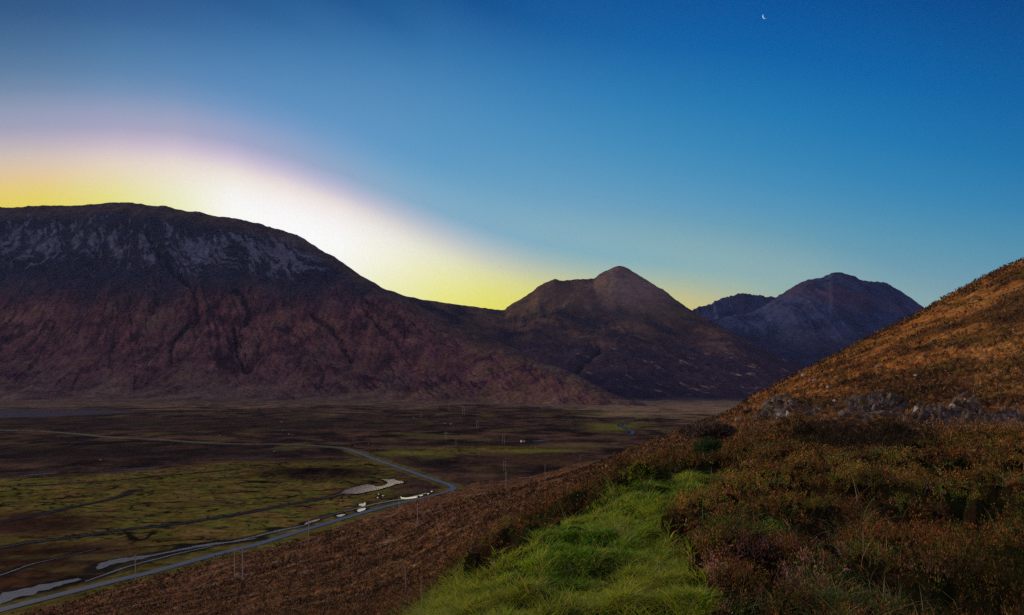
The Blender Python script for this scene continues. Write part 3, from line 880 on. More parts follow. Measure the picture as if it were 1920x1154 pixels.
mountain('ridge', np.arange(1260, 1600, 1.6), E2SIL, [(1260, 700), (1600, 700)], [(1260, 6500), (1600, 6500)], [(1260, 7400), (1600, 7600)],
         [(0, 0), (1, 1)], 400, 140, 60, .004, 551, col_far, M_MTN2, 'jagged purple ridge on the skyline between the two peaks', 40)

# ------------------------------------------------------------------ SKY (function of direction)
# blue sky above the glow (photo rows/columns) and the arch of after-glow below it
SX = [-500, 0, 250, 500, 750, 1000, 1250, 1500, 1750, 1920, 2500]
SY = [-200, 0, 100, 200, 300, 380, 440, 500, 560, 620]
ST = [
    [(25, 60, 110), (28, 65, 115), (28, 66, 120), (22, 62, 120), (14, 58, 118), (4, 55, 122), (1, 55, 125), (0, 52, 122), (0, 50, 118), (0, 48, 112), (0, 46, 112)],
    [(45, 85, 130), (46, 86, 132), (46, 90, 142), (36, 90, 145), (22, 84, 143), (10, 80, 146), (3, 80, 150), (0, 78, 148), (0, 74, 142), (0, 70, 136), (0, 66, 132)],
    [(80, 115, 150), (80, 116, 154), (78, 124, 168), (70, 124, 174), (58, 120, 174), (38, 110, 170), (18, 102, 168), (6, 96, 165), (2, 88, 158), (2, 82, 150), (2, 80, 148)],
    [(125, 145, 170), (126, 146, 174), (120, 148, 186), (98, 146, 192), (84, 142, 188), (62, 134, 185), (42, 125, 180), (25, 117, 176), (14, 108, 170), (10, 102, 165), (8, 98, 160)],
    [(150, 165, 185), (155, 165, 188), (150, 162, 200), (130, 160, 205), (98, 156, 198), (82, 150, 192), (64, 142, 187), (46, 132, 182), (30, 122, 177), (24, 116, 172), (20, 110, 168)],
    [(160, 175, 190), (165, 175, 190), (160, 170, 200), (140, 168, 205), (118, 168, 200), (102, 164, 194), (86, 156, 190), (66, 146, 186), (48, 136, 181), (40, 130, 177), (34, 124, 172)],
    [(165, 180, 190), (165, 180, 190), (160, 175, 200), (150, 175, 205), (128, 174, 200), (116, 172, 194), (102, 165, 190), (82, 156, 187), (62, 146, 183), (54, 140, 180), (46, 132, 175)],
    [(165, 180, 190), (165, 180, 190), (160, 175, 200), (150, 175, 205), (130, 176, 200), (124, 176, 192), (116, 172, 189), (98, 164, 187), (78, 155, 184), (70, 150, 182), (60, 142, 178)],
    [(165, 180, 190), (165, 180, 190), (160, 175, 200), (150, 175, 205), (132, 176, 198), (130, 178, 190), (130, 178, 185), (120, 172, 182), (106, 165, 180), (98, 160, 178), (86, 152, 176)],
    [(165, 180, 190), (165, 180, 190), (160, 175, 200), (150, 175, 205), (134, 176, 196), (134, 178, 188), (140, 180, 180), (138, 178, 178), (126, 172, 177), (118, 168, 176), (104, 158, 174)],
]
ARX = [-700, 0, 250, 400, 550, 700, 850, 1000, 1150, 1300, 1500, 1700, 2500]
ARY = [285, 240, 238, 256, 294, 348, 406, 454, 482, 500, 530, 595, 760]
GXX = [-500, 0, 150, 300, 450, 600, 750, 900, 1050, 1200, 1350, 1500, 2500]
GSS = [0, 30, 60, 90, 130, 180, 260]
GT = [
    [(165, 165, 180), (163, 163, 184), (168, 165, 192), (174, 170, 192), (166, 168, 198), (154, 170, 198), (140, 174, 200), (130, 174, 198), (130, 177, 192), (134, 179, 188), (142, 180, 182), (146, 178, 176), (126, 167, 174)],
    [(195, 180, 180), (188, 178, 186), (196, 182, 195), (202, 188, 206), (200, 190, 212), (190, 187, 212), (178, 188, 206), (168, 189, 200), (164, 188, 182), (166, 188, 172), (166, 186, 166), (154, 180, 168), (118, 165, 176)],
    [(215, 195, 165), (210, 192, 175), (220, 204, 190), (230, 216, 208), (236, 226, 218), (236, 226, 222), (220, 217, 214), (204, 208, 194), (200, 204, 156), (200, 200, 142), (194, 190, 145), (174, 184, 152), (124, 166, 172)],
    [(226, 194, 140), (228, 196, 150), (232, 212, 170), (236, 226, 200), (247, 243, 238), (249, 243, 242), (240, 238, 226), (228, 228, 168), (220, 216, 118), (214, 204, 112), (208, 196, 122), (188, 184, 138), (130, 166, 168)],
    [(232, 204, 95), (233, 207, 98), (232, 220, 120), (236, 234, 180), (253, 253, 250), (255, 255, 255), (246, 244, 212), (235, 232, 120), (226, 216, 90), (218, 206, 95), (208, 196, 110), (180, 180, 135), (130, 165, 160)],
    [(232, 210, 72), (232, 213, 72), (228, 222, 84), (232, 232, 145), (254, 254, 248), (255, 255, 252), (242, 241, 175), (232, 228, 84), (226, 214, 75), (216, 200, 85), (206, 190, 100), (180, 176, 125), (130, 160, 150)],
    [(236, 205, 55), (236, 210, 55), (232, 218, 62), (232, 230, 110), (245, 245, 210), (250, 250, 215), (236, 235, 120), (228, 218, 70), (220, 205, 65), (212, 192, 75), (200, 180, 90), (175, 168, 115), (125, 150, 140)],
]
ST = [[(q[0] + (0 if SX[j] < 1000 else (4, 10, 20, 26, 26, 22)[min(5, max(0, i - 4))] * (i >= 4)), q[1] + (2 if i >= 6 and SX[j] >= 1000 else 0), q[2] - (6 if i >= 6 and SX[j] >= 1250 else 0)) for j, q in enumerate(row)] for i, row in enumerate(ST)]
STL = np.array([[L(*q) for q in row] for row in ST]) ** (1 / 2.2)
GTL = np.array([[L(*q) for q in row] for row in GT]) ** (1 / 2.2)


def tab(T, xs, ys, x, y):
    x = min(max(x, xs[0]), xs[-1]); y = min(max(y, ys[0]), ys[-1])
    col = np.array([pchip(xs, T[:, :, k], np.array([x]))[:, 0] for k in range(3)])
    return np.clip(pchip(ys, col, np.array([y]))[:, 0], 0, 1)


def arc_el(az):
    a = max(-math.radians(50), min(math.radians(50), az)); px = CX + F * math.tan(a)
    py = float(pchip(ARX, ARY, np.array([min(max(px, -700), 2500)]))[0])
    return math.atan((HY - py) / F * math.cos(a))


def sky_at(az, el):
    """linear colour of the sky toward azimuth az, elevation el (radians)"""
    a = max(-math.radians(50), min(math.radians(50), az))
    px = CX + F * math.tan(a); py = HY - F * math.tan(max(min(el, 1.2), -.05)) / math.cos(a)
    s_ = py - float(pchip(ARX, ARY, np.array([min(max(px, -700), 2500)]))[0])
    base = tab(STL, SX, SY, px, py)
    glow = tab(GTL, GXX, GSS, px, s_)
    w_ = float(sm(-95, 28, np.array(s_)))
    f = (base * (1 - w_) + glow * w_) ** 2.2
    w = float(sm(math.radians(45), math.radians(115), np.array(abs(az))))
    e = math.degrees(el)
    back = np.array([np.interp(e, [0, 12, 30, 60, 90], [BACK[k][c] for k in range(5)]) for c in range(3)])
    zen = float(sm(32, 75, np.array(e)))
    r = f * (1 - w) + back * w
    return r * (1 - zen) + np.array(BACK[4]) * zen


BACK = [(.52, .33, .31), (.60, .42, .42), (.36, .31, .38), (.12, .15, .26), (.05, .10, .22)]  # unseen sky behind the camera, made warm and bright to light facing slopes
world = bpy.data.worlds.new('World'); sc.world = world; world.use_nodes = True
nt = world.node_tree; N = nt.nodes.new; K = nt.links.new
bg = nt.nodes['Background']
tc = N('ShaderNodeTexCoord'); sp = N('ShaderNodeSeparateXYZ'); K(tc.outputs['Generated'], sp.inputs[0])


def mth(op, a, b=None):
    n = N('ShaderNodeMath'); n.operation = op
    for i, v in enumerate((a, b)):
        if v is None: continue
        if isinstance(v, (int, float)): n.inputs[i].default_value = v
        else: K(v, n.inputs[i])
    return n.outputs[0]


azn = mth('ARCTAN2', sp.outputs['X'], sp.outputs['Y'])
eln = mth('ARCSINE', mth('MAXIMUM', mth('MINIMUM', sp.outputs['Z'], .9999), -.9999))
# elevation measured from the arch of the after-glow, so the arch keeps its shape between azimuths
AZS = [-180, -110, -75, -55, -44, -38, -34, -30, -26, -22, -18, -14, -10, -6, -2, 2, 6, 10, 14, 18, 23, 29, 36, 46, 60, 90, 130, 180]
prevA = None
for i, a_ in enumerate(AZS):
    v_ = arc_el(math.radians(a_))
    if prevA is None:
        prevA = v_; continue
    mr = N('ShaderNodeMapRange'); mr.interpolation_type = 'LINEAR'
    mr.inputs['From Min'].default_value = math.radians(AZS[i - 1]); mr.inputs['From Max'].default_value = math.radians(a_)
    mr.inputs['To Min'].default_value = 0; mr.inputs['To Max'].default_value = v_ - arc_el(math.radians(AZS[i - 1]))
    K(azn, mr.inputs['Value'])
    prevA = mth('ADD', mr.outputs[0], prevA)
vv_ = mth('SUBTRACT', eln, prevA)
V0, V1 = -24.0, 80.0
VS_ = [-24, -14, -10, -8, -6.5, -5.3, -4.3, -3.5, -2.8, -2.2, -1.6, -1.0, -.5, 0, .5, 1.0, 1.6, 2.4, 3.6, 5, 7, 9, 12, 16, 22, 30, 42, 60, 80]
vf = mth('MULTIPLY', mth('ADD', vv_, -math.radians(V0)), 1 / math.radians(V1 - V0))
prev = None
for i, a_ in enumerate(AZS):
    cr = N('ShaderNodeValToRGB'); el_ = cr.color_ramp.elements
    A_ = math.degrees(arc_el(math.radians(a_)))
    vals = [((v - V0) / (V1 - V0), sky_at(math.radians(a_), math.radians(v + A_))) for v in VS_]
    el_[0].position = 0; el_[0].color = (*vals[0][1], 1)
    el_[1].position = 1; el_[1].color = (*vals[-1][1], 1)
    for p, v in vals[1:-1]:
        q = el_.new(p); q.color = (*v, 1)
    K(vf, cr.inputs[0])
    if prev is None:
        prev = cr.outputs[0]
    else:
        mr = N('ShaderNodeMapRange'); mr.interpolation_type = 'LINEAR'
        mr.inputs['From Min'].default_value = math.radians(AZS[i - 1]); mr.inputs['From Max'].default_value = math.radians(a_)
        K(azn, mr.inputs['Value'])
        mx = N('ShaderNodeMixRGB'); K(mr.outputs[0], mx.inputs[0]); K(prev, mx.inputs[1]); K(cr.outputs[0], mx.inputs[2])
        prev = mx.outputs[0]
# below the horizon: dim earth
mr = N('ShaderNodeMapRange'); mr.inputs['From Min'].default_value = -.06; mr.inputs['From Max'].default_value = 0
K(eln, mr.inputs['Value'])
mx = N('ShaderNodeMixRGB'); K(mr.outputs[0], mx.inputs[0]); mx.inputs[1].default_value = (.03, .025, .02, 1); K(prev, mx.inputs[2])
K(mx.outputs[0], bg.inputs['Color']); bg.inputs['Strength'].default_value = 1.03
world.cycles.sampling_method = 'MANUAL'; world.cycles.sample_map_resolution = 512

# the sun has just gone behind the left mountain; its warm glow still reaches the right-hand slopes
sun = bpy.data.lights.new('sun', 'SUN'); sun.energy = 2.2; sun.angle = math.radians(9); sun.color = (1.0, .74, .48)
so = bpy.data.objects.new('sun', sun); COL.objects.link(so)
saz, sel = math.radians(-62), math.radians(18)
dirv = Vector((math.sin(saz) * math.cos(sel), math.cos(saz) * math.cos(sel), math.sin(sel)))
so.rotation_euler = dirv.to_track_quat('Z', 'Y').to_euler()

# ------------------------------------------------------------------ HAZE
bm = bmesh.new(); bmesh.ops.create_cube(bm, size=1)
for v in bm.verts:
    v.co = Vector((-12000 if v.co.x < 0 else 12000, -150 if v.co.y < 0 else 9500, -125 if v.co.z < 0 else 1500))
me = bpy.data.meshes.new('haze'); bm.to_mesh(me); bm.free()
hm = bpy.data.materials.new('haze_air'); hm.use_nodes = True; hn = hm.node_tree
hn.nodes.remove(hn.nodes['Principled BSDF'])
pv = hn.nodes.new('ShaderNodeVolumePrincipled'); pv.inputs['Density'].default_value = 1.3e-5
pv.inputs['Color'].default_value = (.34, .50, 1.0, 1); pv.inputs['Anisotropy'].default_value = 0.1
hn.links.new(pv.outputs[0], hn.nodes['Material Output'].inputs['Volume'])
me.materials.append(hm); hz = bpy.data.objects.new('haze', me); COL.objects.link(hz)
tag(hz, 'thin blue evening air over the valley', kind='stuff')

# ------------------------------------------------------------------ MOON (thin waning crescent)
bm = bmesh.new()
R = 5.2 / F * 9000; segs = 28
outer, inner, oz, iz = [], [], [], []
for k in range(segs + 1):
    a = math.pi * (k / segs) + math.radians(118)       # lit limb to the lower left
    ca, sa = math.cos(a), math.sin(a)
    th = math.radians(118) + math.pi / 2
    ax_, az_ = math.cos(th), math.sin(th)
    along = ca * ax_ + sa * az_
    inn = (ca - along * ax_ * .30, sa - along * az_ * .30)
    bul = .12 * max(0, along)
    outer.append(bm.verts.new((R * ca, 0, R * sa))); inner.append(bm.verts.new((R * inn[0], 0, R * inn[1])))
    oz.append(bm.verts.new((R * (ca * .6 + inn[0] * .4), -R * bul, R * (sa * .6 + inn[1] * .4))))
for k in range(segs):
    bm.faces.new((outer[k], outer[k + 1], oz[k + 1], oz[k])); bm.faces.new((oz[k], oz[k + 1], inner[k + 1], inner[k]))
    bm.faces.new((inner[k], inner[k + 1], outer[k + 1], outer[k]))
bmesh.ops.remove_doubles(bm, verts=bm.verts[:], dist=.01)
me = bpy.data.meshes.new('moon'); bm.to_mesh(me); bm.free()
mm = bpy.data.materials.new('moonlight'); mm.use_nodes = True
pp = mm.node_tree.nodes['Principled BSDF']; pp.inputs['Base Color'].default_value = (.5, .5, .5, 1)
pp.inputs['Emission Color'].default_value = (.62, .78, 1, 1); pp.inputs['Emission Strength'].default_value = .95
me.materials.append(mm)
mo = bpy.data.objects.new('moon', me); COL.objects.link(mo)
mo.location = W(1434.5, 31, 9700)
tag(mo, 'thin white crescent moon high in the blue sky', 'moon')

# ------------------------------------------------------------------ VEGETATION
M_LEAF = leaf_mat('heather_leaf', .06); M_BLADE = leaf_mat('grass_blade', .3)


def px_of(x, y):
    return CX + x / y * F


def kites(base, direc, length, width, col, tipcol, rng):
    """thin four-point leaves: base, two shoulders, tip"""
    n = len(base)
    r = rng.normal(size=(n, 3)); side = np.cross(direc, r); side /= np.linalg.norm(side, axis=1)[:, None] + 1e-9
    mid = base + direc * (length * .55)[:, None]
    v = np.stack([base, mid + side * (width * .5)[:, None], base + direc * length[:, None], mid - side * (width * .5)[:, None]], 1).reshape(-1, 3)
    f = (np.arange(n)[:, None] * 4 + np.array([0, 1, 2, 3])[None, :])
    c = np.stack([col, (col + tipcol) / 2, tipcol, (col + tipcol) / 2], 1).reshape(-1, 3)
    return v, f, c


def sample_ground(n, pxr, dr, rng, power=1.0):
    px = rng.uniform(pxr[0], pxr[1], n)
    d = np.exp(rng.uniform(math.log(dr[0]), math.log(dr[1]), n))
    return px, d


def pick(cols_, w, rng):
    """w: (n,k) weights"""
    w = w / w.sum(1, keepdims=True); cs = np.cumsum(w, 1); u = rng.random(len(w))[:, None]
    k = (u > cs).sum(1).clip(0, len(cols_) - 1)
    return np.array(cols_)[k], k


def heather_layer(name, n, pxr, dr, leaves, h0, label, seed, minpx=2.0, far=False):
    rng = np.random.default_rng(seed)
    px, d = sample_ground(n, pxr, dr, rng)
    X = (px - CX) / F * d
    z = hz_at(px, d); sy = HY - z / d * F
    gm = grid_at(GM, px, d)
    keep = (gm < .5) & (sy < 1230)
    # plants sit on the hummocks rather than in the gaps
    hm_ = grid_at(hum, px, d)
    keep &= (rng.random(n) < np.clip(.26 + hm_ * 3.0, .01, 1) * (.28 + .72 * sm(.15, .55, grid_at(dome3, px, d)))) if not far else True
    rk = grid_at(rockn, px, d); keep &= rk < .4
    if far:
        fl0 = X * .80 + d * .60; c0_ = X * .60 - d * .80
        keep &= (px > 1400) | (d < 55) | (rng.random(n) < .15 + .8 * sm(-.05, .2, -fbm((X * .40 + d * .92) * .05, (X * .92 - d * .40) * .22, 4, 54)))
        keep &= (px < 1400) | (d < 42) | (rng.random(n) < .10 + .75 * sm(-.02, .22, -fbm(fl0 * .05, c0_ * .22, 4, 54)))
    X, d, z, px, sy, hm_ = [a[keep] for a in (X, d, z, px, sy, hm_)]
    n = len(X)
    na = fbm(X * .45, d * .45, 3, 601); nb_ = fbm(X * 1.3, d * 1.3, 3, 605); nc = fbm(X * .16, d * .16, 3, 609)
    cell = worley(X * 2.3 + fbm(X * 2, d * 2, 2, 4) * .4, d * 2.3, 29)[1]
    pk = np.exp(-(((px - 1450) / 170) ** 2 + ((sy - 1065) / 40) ** 2))
    gr = np.exp(-(((px - 1400) / 120) ** 2 + ((sy - 985) / 26) ** 2)) + np.exp(-(((px - 1590) / 60) ** 2 + ((sy - 1030) / 40) ** 2)) * .8
    dk = np.exp(-(((px - 1612) / 105) ** 2 + ((sy - 818) / 22) ** 2) ** 2) * 9
    if not far:
        cols_ = [RUST, (.16, .068, .026), OCHRE, OLIVE, GREEN, PINK, DARKH]
        w = np.stack([.7 + 1.3 * sm(0, .3, na), .8 + .6 * sm(0, .3, -nb_), .55 + .6 * sm(0, .4, nc) + .6 * sm(12, 30, d), .8 + 1.5 * sm(0.0, .3, -na) + 1.2 * gr,
                      .30 + .8 * sm(.1, .4, -na) * sm(-.1, .3, nb_) + 2.2 * gr, .06 + 2.2 * pk + .25 * sm(.2, .45, nb_), .5 + dk * 12], 1)
    else:
        rf = sm(1330, 1480, px); rq = sm(1330, 1450, px)
        fl = (X * .40 + d * .92) * (1 - rq) + (X * .80 + d * .60) * rq; cx_ = (X * .92 - d * .40) * (1 - rq) + (X * .60 - d * .80) * rq
        fb = fbm(fl * .05, cx_ * .22, 4, 54); fa_ = fbm(fl * .03, cx_ * .10, 4, 50)
        cols_ = [(.20, .092, .036), (.34, .16, .048), DARKH, OLIVE, (.20, .13, .07)]
        w = np.stack([.6 + 1.2 * sm(0, .3, fb), .15 + 1.8 * sm(0, .3, fb) * (.3 + .7 * rf) + .3 * sm(0, .3, na), .5 + 3.2 * sm(0, .25, -fb) + 2 * sm(.05, .3, -fa_) + dk * 12, .25 + .6 * sm(.1, .3, nc), .3 + .4 * sm(0, .3, nb_)], 1)
    cell2 = worley(X * .42 + 3, d * .42, 19)[1]
    w = w ** 1.6 * (.25 + (np.cos(6.283 * (cell2[:, None] * 3 + np.arange(w.shape[1])[None, :] / w.shape[1])) * .5 + .5)) * (.12 + (np.cos(6.283 * (cell[:, None] + np.arange(w.shape[1])[None, :] / w.shape[1])) * .5 + .5) ** 2)
    pc, kind = pick(cols_, w, rng)
    pc = pc * (.5 + 1.0 * ((cell * 7.3) % 1.0))[:, None] * (.8 + .5 * sm(-.3, .3, nc))[:, None]
    pc = pc * rng.uniform(.6, 1.45, (n, 1)) * (1 + .15 * rng.normal(size=(n, 3)))
    hgt = h0 * rng.uniform(.55, 1.3, n) * (1 + .5 * nb_)
    rad = h0 * .20
    if far: hgt = hgt * np.clip(d / 60, 1, 2.2)
    # leaves along each sprig
    i = np.repeat(np.arange(n), leaves)
    t = rng.random(len(i)) ** .7
    lean = rng.normal(size=(n, 2)) * .38
    az = rng.uniform(0, 2 * np.pi, len(i)); q = np.sqrt(rng.random(len(i))) * (rad if not far else h0 * .8)
    b = np.stack([X[i] + np.cos(az) * q * (.4 + t * .8) + lean[i, 0] * hgt[i] * t, d[i] + np.sin(az) * q * (.4 + t * .8) + lean[i, 1] * hgt[i] * t, z[i] + hgt[i] * t - .03], 1)
    dv = rng.normal(size=(len(i), 3)) * .45 + np.stack([lean[i, 0], lean[i, 1], np.full(len(i), 1.0)], 1)
    dv /= np.linalg.norm(dv, axis=1)[:, None]
    lw = np.maximum(.009 * h0 / .25, minpx * .45 * d[i] / 692)
    ll = np.maximum(.045 * h0 / .25, minpx * 1.1 * d[i] / 692) * rng.uniform(.6, 1.4, len(i))
    cc = pc[i] * rng.uniform(.65, 1.35, (len(i), 1)); cc = cc * (1 + .12 * rng.normal(size=cc.shape))
    tip = cc * 1.25
    v, f, c_ = kites(b, dv, ll, lw, cc * .8, tip, rng)
    o = mesh_np(name, v, f, M_LEAF, c_, smooth=False)
    return tag(o, label, kind='stuff')


heather_layer('heather', 26000, (640, 2120), (3.6, 10), 18, .15, 'rust, olive and pinkish heather in the near foreground', 21, 1.5)
heather_layer('heather', 76000, (-80, 2080), (9.5, 30), 9, .17, 'brown heather beyond the grassy shelf', 22, 1.7)
heather_layer('heather', 90000, (-80, 2050), (28, 330), 6, .30, 'rust coloured heather over the hillsides', 23, 1.6, far=True)


def blades(name, n, pxr, dr, mask, h0, cols_, wfun, label, seed, minw=.9, lean0=.45, segs=3, clump=0.0):
    rng = np.random.default_rng(seed)
    px, d = sample_ground(n, pxr, dr, rng)
    if clump:
        k = rng.integers(0, n, n) // max(1, int(clump)) * max(1, int(clump)); k = k.clip(0, n - 1)
        X0 = (px[k] - CX) / F * d[k] + rng.normal(size=n) * .05; D0 = d[k] + rng.normal(size=n) * .05
        d = D0; px = CX + X0 / D0 * F
    X = (px - CX) / F * d
    z = hz_at(px, d); sy = HY - z / d * F
    keep = mask(px, sy, X, d, rng) & (sy < 1260)
    X, d, z, px, sy = [a[keep] for a in (X, d, z, px, sy)]
    n = len(X)
    na = fbm(X * .8, d * .8, 3, 641); nb_ = fbm(X * 2.6, d * 2.6, 2, 645)
    pc, _ = pick(cols_, wfun(px, sy, na, nb_, X, d), rng)
    pc = pc * rng.uniform(.65, 1.4, (n, 1))
    tuft = np.clip(1.25 - 1.3 * worley(X * 2.4, d * 2.4, 77)[0], .25, 1.2)
    h = h0 * rng.uniform(.45, 1.35, n) * (1 + .9 * np.clip(nb_, -.6, 1)) * (1 + .5 * np.clip(na, -.5, .8)) * tuft * 1.3
    wd_ = np.maximum(.004, minw * d / 692) * rng.uniform(.6, 1.2, n)
    ang = fbm(X * 1.1, d * 1.1, 2, 651) * 6.3 + rng.normal(size=n) * 1.5
    ln = lean0 * (.5 + rng.random(n)) * (1 + np.abs(na))
    dx, dy = np.cos(ang) * ln, np.sin(ang) * ln
    fa = rng.uniform(0, np.pi, n); sx, sy_ = np.cos(fa) * .5, np.sin(fa) * .5
    vs, cs = [], []
    for k in range(segs + 1):
        t = k / segs
        cx = X + dx * h * t ** 1.8; cy = d + dy * h * t ** 1.8; cz = z - .02 + h * (t - .28 * ln * t ** 2.2)
        w = wd_ * (1 - t ** 1.6 * .92)
        vs.append(np.stack([cx - sx * w, cy - sy_ * w, cz], 1)); vs.append(np.stack([cx + sx * w, cy + sy_ * w, cz], 1))
        cs += [pc * (.85 + .45 * t)] * 2
    V = np.stack(vs, 1); C = np.stack(cs, 1); m_ = 2 * (segs + 1)
    fs = []
    for k in range(segs):
        fs.append(np.arange(n)[:, None] * m_ + np.array([2 * k, 2 * k + 1, 2 * k + 3, 2 * k + 2])[None, :])
    Fc = np.stack(fs, 1).reshape(-1, 4)
    o = mesh_np(name, V.reshape(-1, 3), Fc, M_BLADE, C.reshape(-1, 3), smooth=False)
    return tag(o, label, kind='stuff')


GC = [(.21, .36, .018), (.35, .40, .022), (.050, .19, .012), (.31, .30, .045), (.38, .31, .12)]


def gw(px, sy, na, nb_, X, d):
    deep = np.exp(-(((px - 1110) / 80) ** 2 + ((sy - 1030) / 22) ** 2)) + np.exp(-(((px - 1250) / 60) ** 2 + ((sy - 935) / 16) ** 2))
    low = sm(1060, 1150, sy)
    return np.stack([.9 + deep, .8 + 1.2 * sm(-.1, .3, na), .25 + 3 * deep + 1.5 * sm(0, .3, -na), .2 + .9 * sm(.05, .35, na) + .6 * low, .05 + .3 * sm(.05, .3, nb_) + .3 * low], 1)


blades('grass', 420000, (560, 1420), (3.6, 15), lambda px, sy, X, d, rng: (grid_at(GM, px, d) > .5) & (rng.random(len(px)) < .22 + 1.1 * sm(-.28, .08, fbm(X * 1.7, d * 1.7, 3, 681))), .095, GC, gw,
       'bright green tufted grass on the shelf', 31, minw=1.25, lean0=.8)
blades('grass', 16000, (700, 1400), (3.8, 14), lambda px, sy, X, d, rng: (grid_at(GM, px, d) > .5) & (rng.random(len(px)) < 1.4 * sm(.0, .3, fbm(X * .9, d * .9, 3, 691))), .26,
       [(.30, .32, .05), (.42, .37, .12), (.16, .24, .03)], lambda px, sy, na, nb_, X, d: np.stack([1 + 0 * d, .7 + 0 * d, .8 + 0 * d], 1), 'longer bent yellow-green blades on the grass shelf', 35, minw=.7, lean0=.9, clump=25)
blades('grass', 42000, (1180, 2000), (3.8, 16),
       lambda px, sy, X, d, rng: (grid_at(GM, px, d) < .5) & (rng.random(len(px)) < 1.3 * sm(.12, .34, fbm(X * .55, d * .55, 3, 661)) + 1.0 * np.exp(-(((px - 1590) / 55) ** 2 + ((sy - 1065) / 45) ** 2)) + .9 * np.exp(-(((px - 1660) / 60) ** 2 + ((sy - 985) / 14) ** 2)) + .7 * np.exp(-(((px - 1400) / 90) ** 2 + ((sy - 980) / 22) ** 2))),
       .14, [(.13, .19, .045), (.20, .22, .08), (.27, .23, .10), (.08, .14, .03)], lambda px, sy, na, nb_, X, d: np.stack([1 + 0 * d, .9 + 0 * d, .45 + sm(0, .3, na), .7 + 0 * d], 1),
       'pale green and straw grass tufts among the heather', 32, lean0=1.0, clump=40)
blades('dry_grass', 1900, (700, 1980), (4, 22),
       lambda px, sy, X, d, rng: rng.random(len(px)) < .6, .22, [(.36, .27, .13), (.26, .19, .09), (.18, .12, .06)],
       lambda px, sy, na, nb_, X, d: np.stack([1 + 0 * d, 1 + 0 * d, .8 + 0 * d], 1), 'dry straw stalks standing above the grass and heather', 33, minw=.55, lean0=.45)
blades('moor_grass', 90000, (-60, 2000), (22, 160),
       lambda px, sy, X, d, rng: rng.random(len(px)) < (1 - np.exp(-(((px - 1612) / 100) ** 2 + ((sy - 812) / 24) ** 2)) * 1.3) * .35 + .65 * sm(-.1, .3, fbm(X * .12, d * .12, 3, 671)), .34,
       [(.30, .14, .05), (.36, .20, .075), (.15, .09, .035), (.10, .085, .025)], lambda px, sy, na, nb_, X, d: np.stack([1 + .8 * sm(1300, 1500, px), .5 + 1.2 * sm(1350, 1550, px) * sm(-.1, .3, na), .8 + 0 * d, .5 + 0 * d], 1),
       'orange-brown deer grass combed over the slopes', 34, minw=.8, lean0=.9, segs=2)


# ------------------------------------------------------------------ ROCKS
def hull_chunk(bm, c, s, rng, rot):
    tmp = bmesh.new()
    pts = []
    for _ in range(10):
        v = Vector(rng.normal(size=3)); v.normalize()
        v = Vector((v.x * s[0], v.y * s[1], v.z * s[2])) * float(rng.uniform(.8, 1.05))
        pts.append(tmp.verts.new(v))
    r = bmesh.ops.convex_hull(tmp, input=pts)
    bmesh.ops.delete(tmp, geom=[v for v in tmp.verts if not v.link_faces], context='VERTS')
    bmesh.ops.triangulate(tmp, faces=tmp.faces[:])
    bmesh.ops.subdivide_edges(tmp, edges=tmp.edges[:], cuts=2, use_grid_fill=True, fractal=0.0)
    ca, sa = math.cos(rot), math.sin(rot)
    mp = {}
    mean = (s[0] + s[2]) / 2
    for v in tmp.verts:
        k = 1 + .03 * float(rng.normal())
        x, y, z = v.co * k
        mp[v] = bm.verts.new((c[0] + x * ca - y * sa, c[1] + x * sa + y * ca, c[2] + z))
    for f in tmp.faces:
        try: bm.faces.new([mp[v] for v in f.verts])
        except ValueError: pass
    tmp.free()


def rock(name, x, y, z, size, n, mat, seed, spread=(1, .5, .5), tall=1.0):
    """x,y,z: foot of the rock"""
    rng = np.random.default_rng(seed)
    bm = bmesh.new()
    for k in range(n):
        if n == 1:
            c0 = (0, 0, size * .24 * tall); s = (size * .5, size * .42, size * .36 * tall)
        else:
            c0 = (float(rng.uniform(-1, 1)) * size * spread[0], float(rng.uniform(-1, 1)) * size * spread[1], size * float(rng.uniform(-.3, .35)) * spread[2] * tall)
            q = size * float(rng.uniform(.1, .46)); s = (q, q * .8, q * float(rng.uniform(.7, 1.25)) * tall)
        hull_chunk(bm, c0, s, rng, float(rng.uniform(0, 3.14)))
    me = bpy.data.meshes.new(name); bm.to_mesh(me); bm.free(); me.materials.append(mat)
    o = bpy.data.objects.new(name, me); COL.objects.link(o); o.location = (x, y, z)
    return o


OUT = [  # px, py of the foot, width px, height px, chunks, depth, label, material
    (1448, 782, 58, 44, 16, 52, 'jagged pale grey outcrop at the foot of the right slope, leftmost of the crags', M_ROCK),
    (1470, 782, 24, 30, 5, 50, 'bluish slab of rock leaning at the right end of the leftmost crag', M_BOULDER),
    (1408, 772, 26, 24, 5, 56, 'dark rock at the very edge of the slope, beside the valley view', M_ROCK_BROWN),
    (1625, 782, 96, 44, 20, 46, 'broad brown ribbed outcrop above the dark hollow', M_ROCK_BROWN),
    (1692, 798, 60, 30, 10, 44, 'low brown rocks right of the ribbed outcrop', M_ROCK_BROWN),
    (1738, 808, 28, 34, 5, 43, 'bright white-grey slab tilted on the slope above the heather', M_BOULDER),
    (1764, 796, 40, 36, 8, 46, 'grey crag just above and right of the bright tilted slab', M_ROCK),
    (1802, 765, 34, 44, 8, 55, 'tall brown and pink crag highest on the right slope', M_ROCK_BROWN),
    (1800, 806, 46, 26, 8, 44, 'grey rocks in the middle of the right-hand crag band', M_ROCK),
    (1830, 815, 50, 30, 9, 42, 'pinkish broken rocks low in the crag band', M_ROCK),
    (1872, 820, 44, 24, 8, 41, 'lilac grey slabs low at the right of the crag band', M_ROCK),
    (1903, 812, 44, 48, 12, 43, 'tall grey crag at the right edge of the photo', M_ROCK),
]
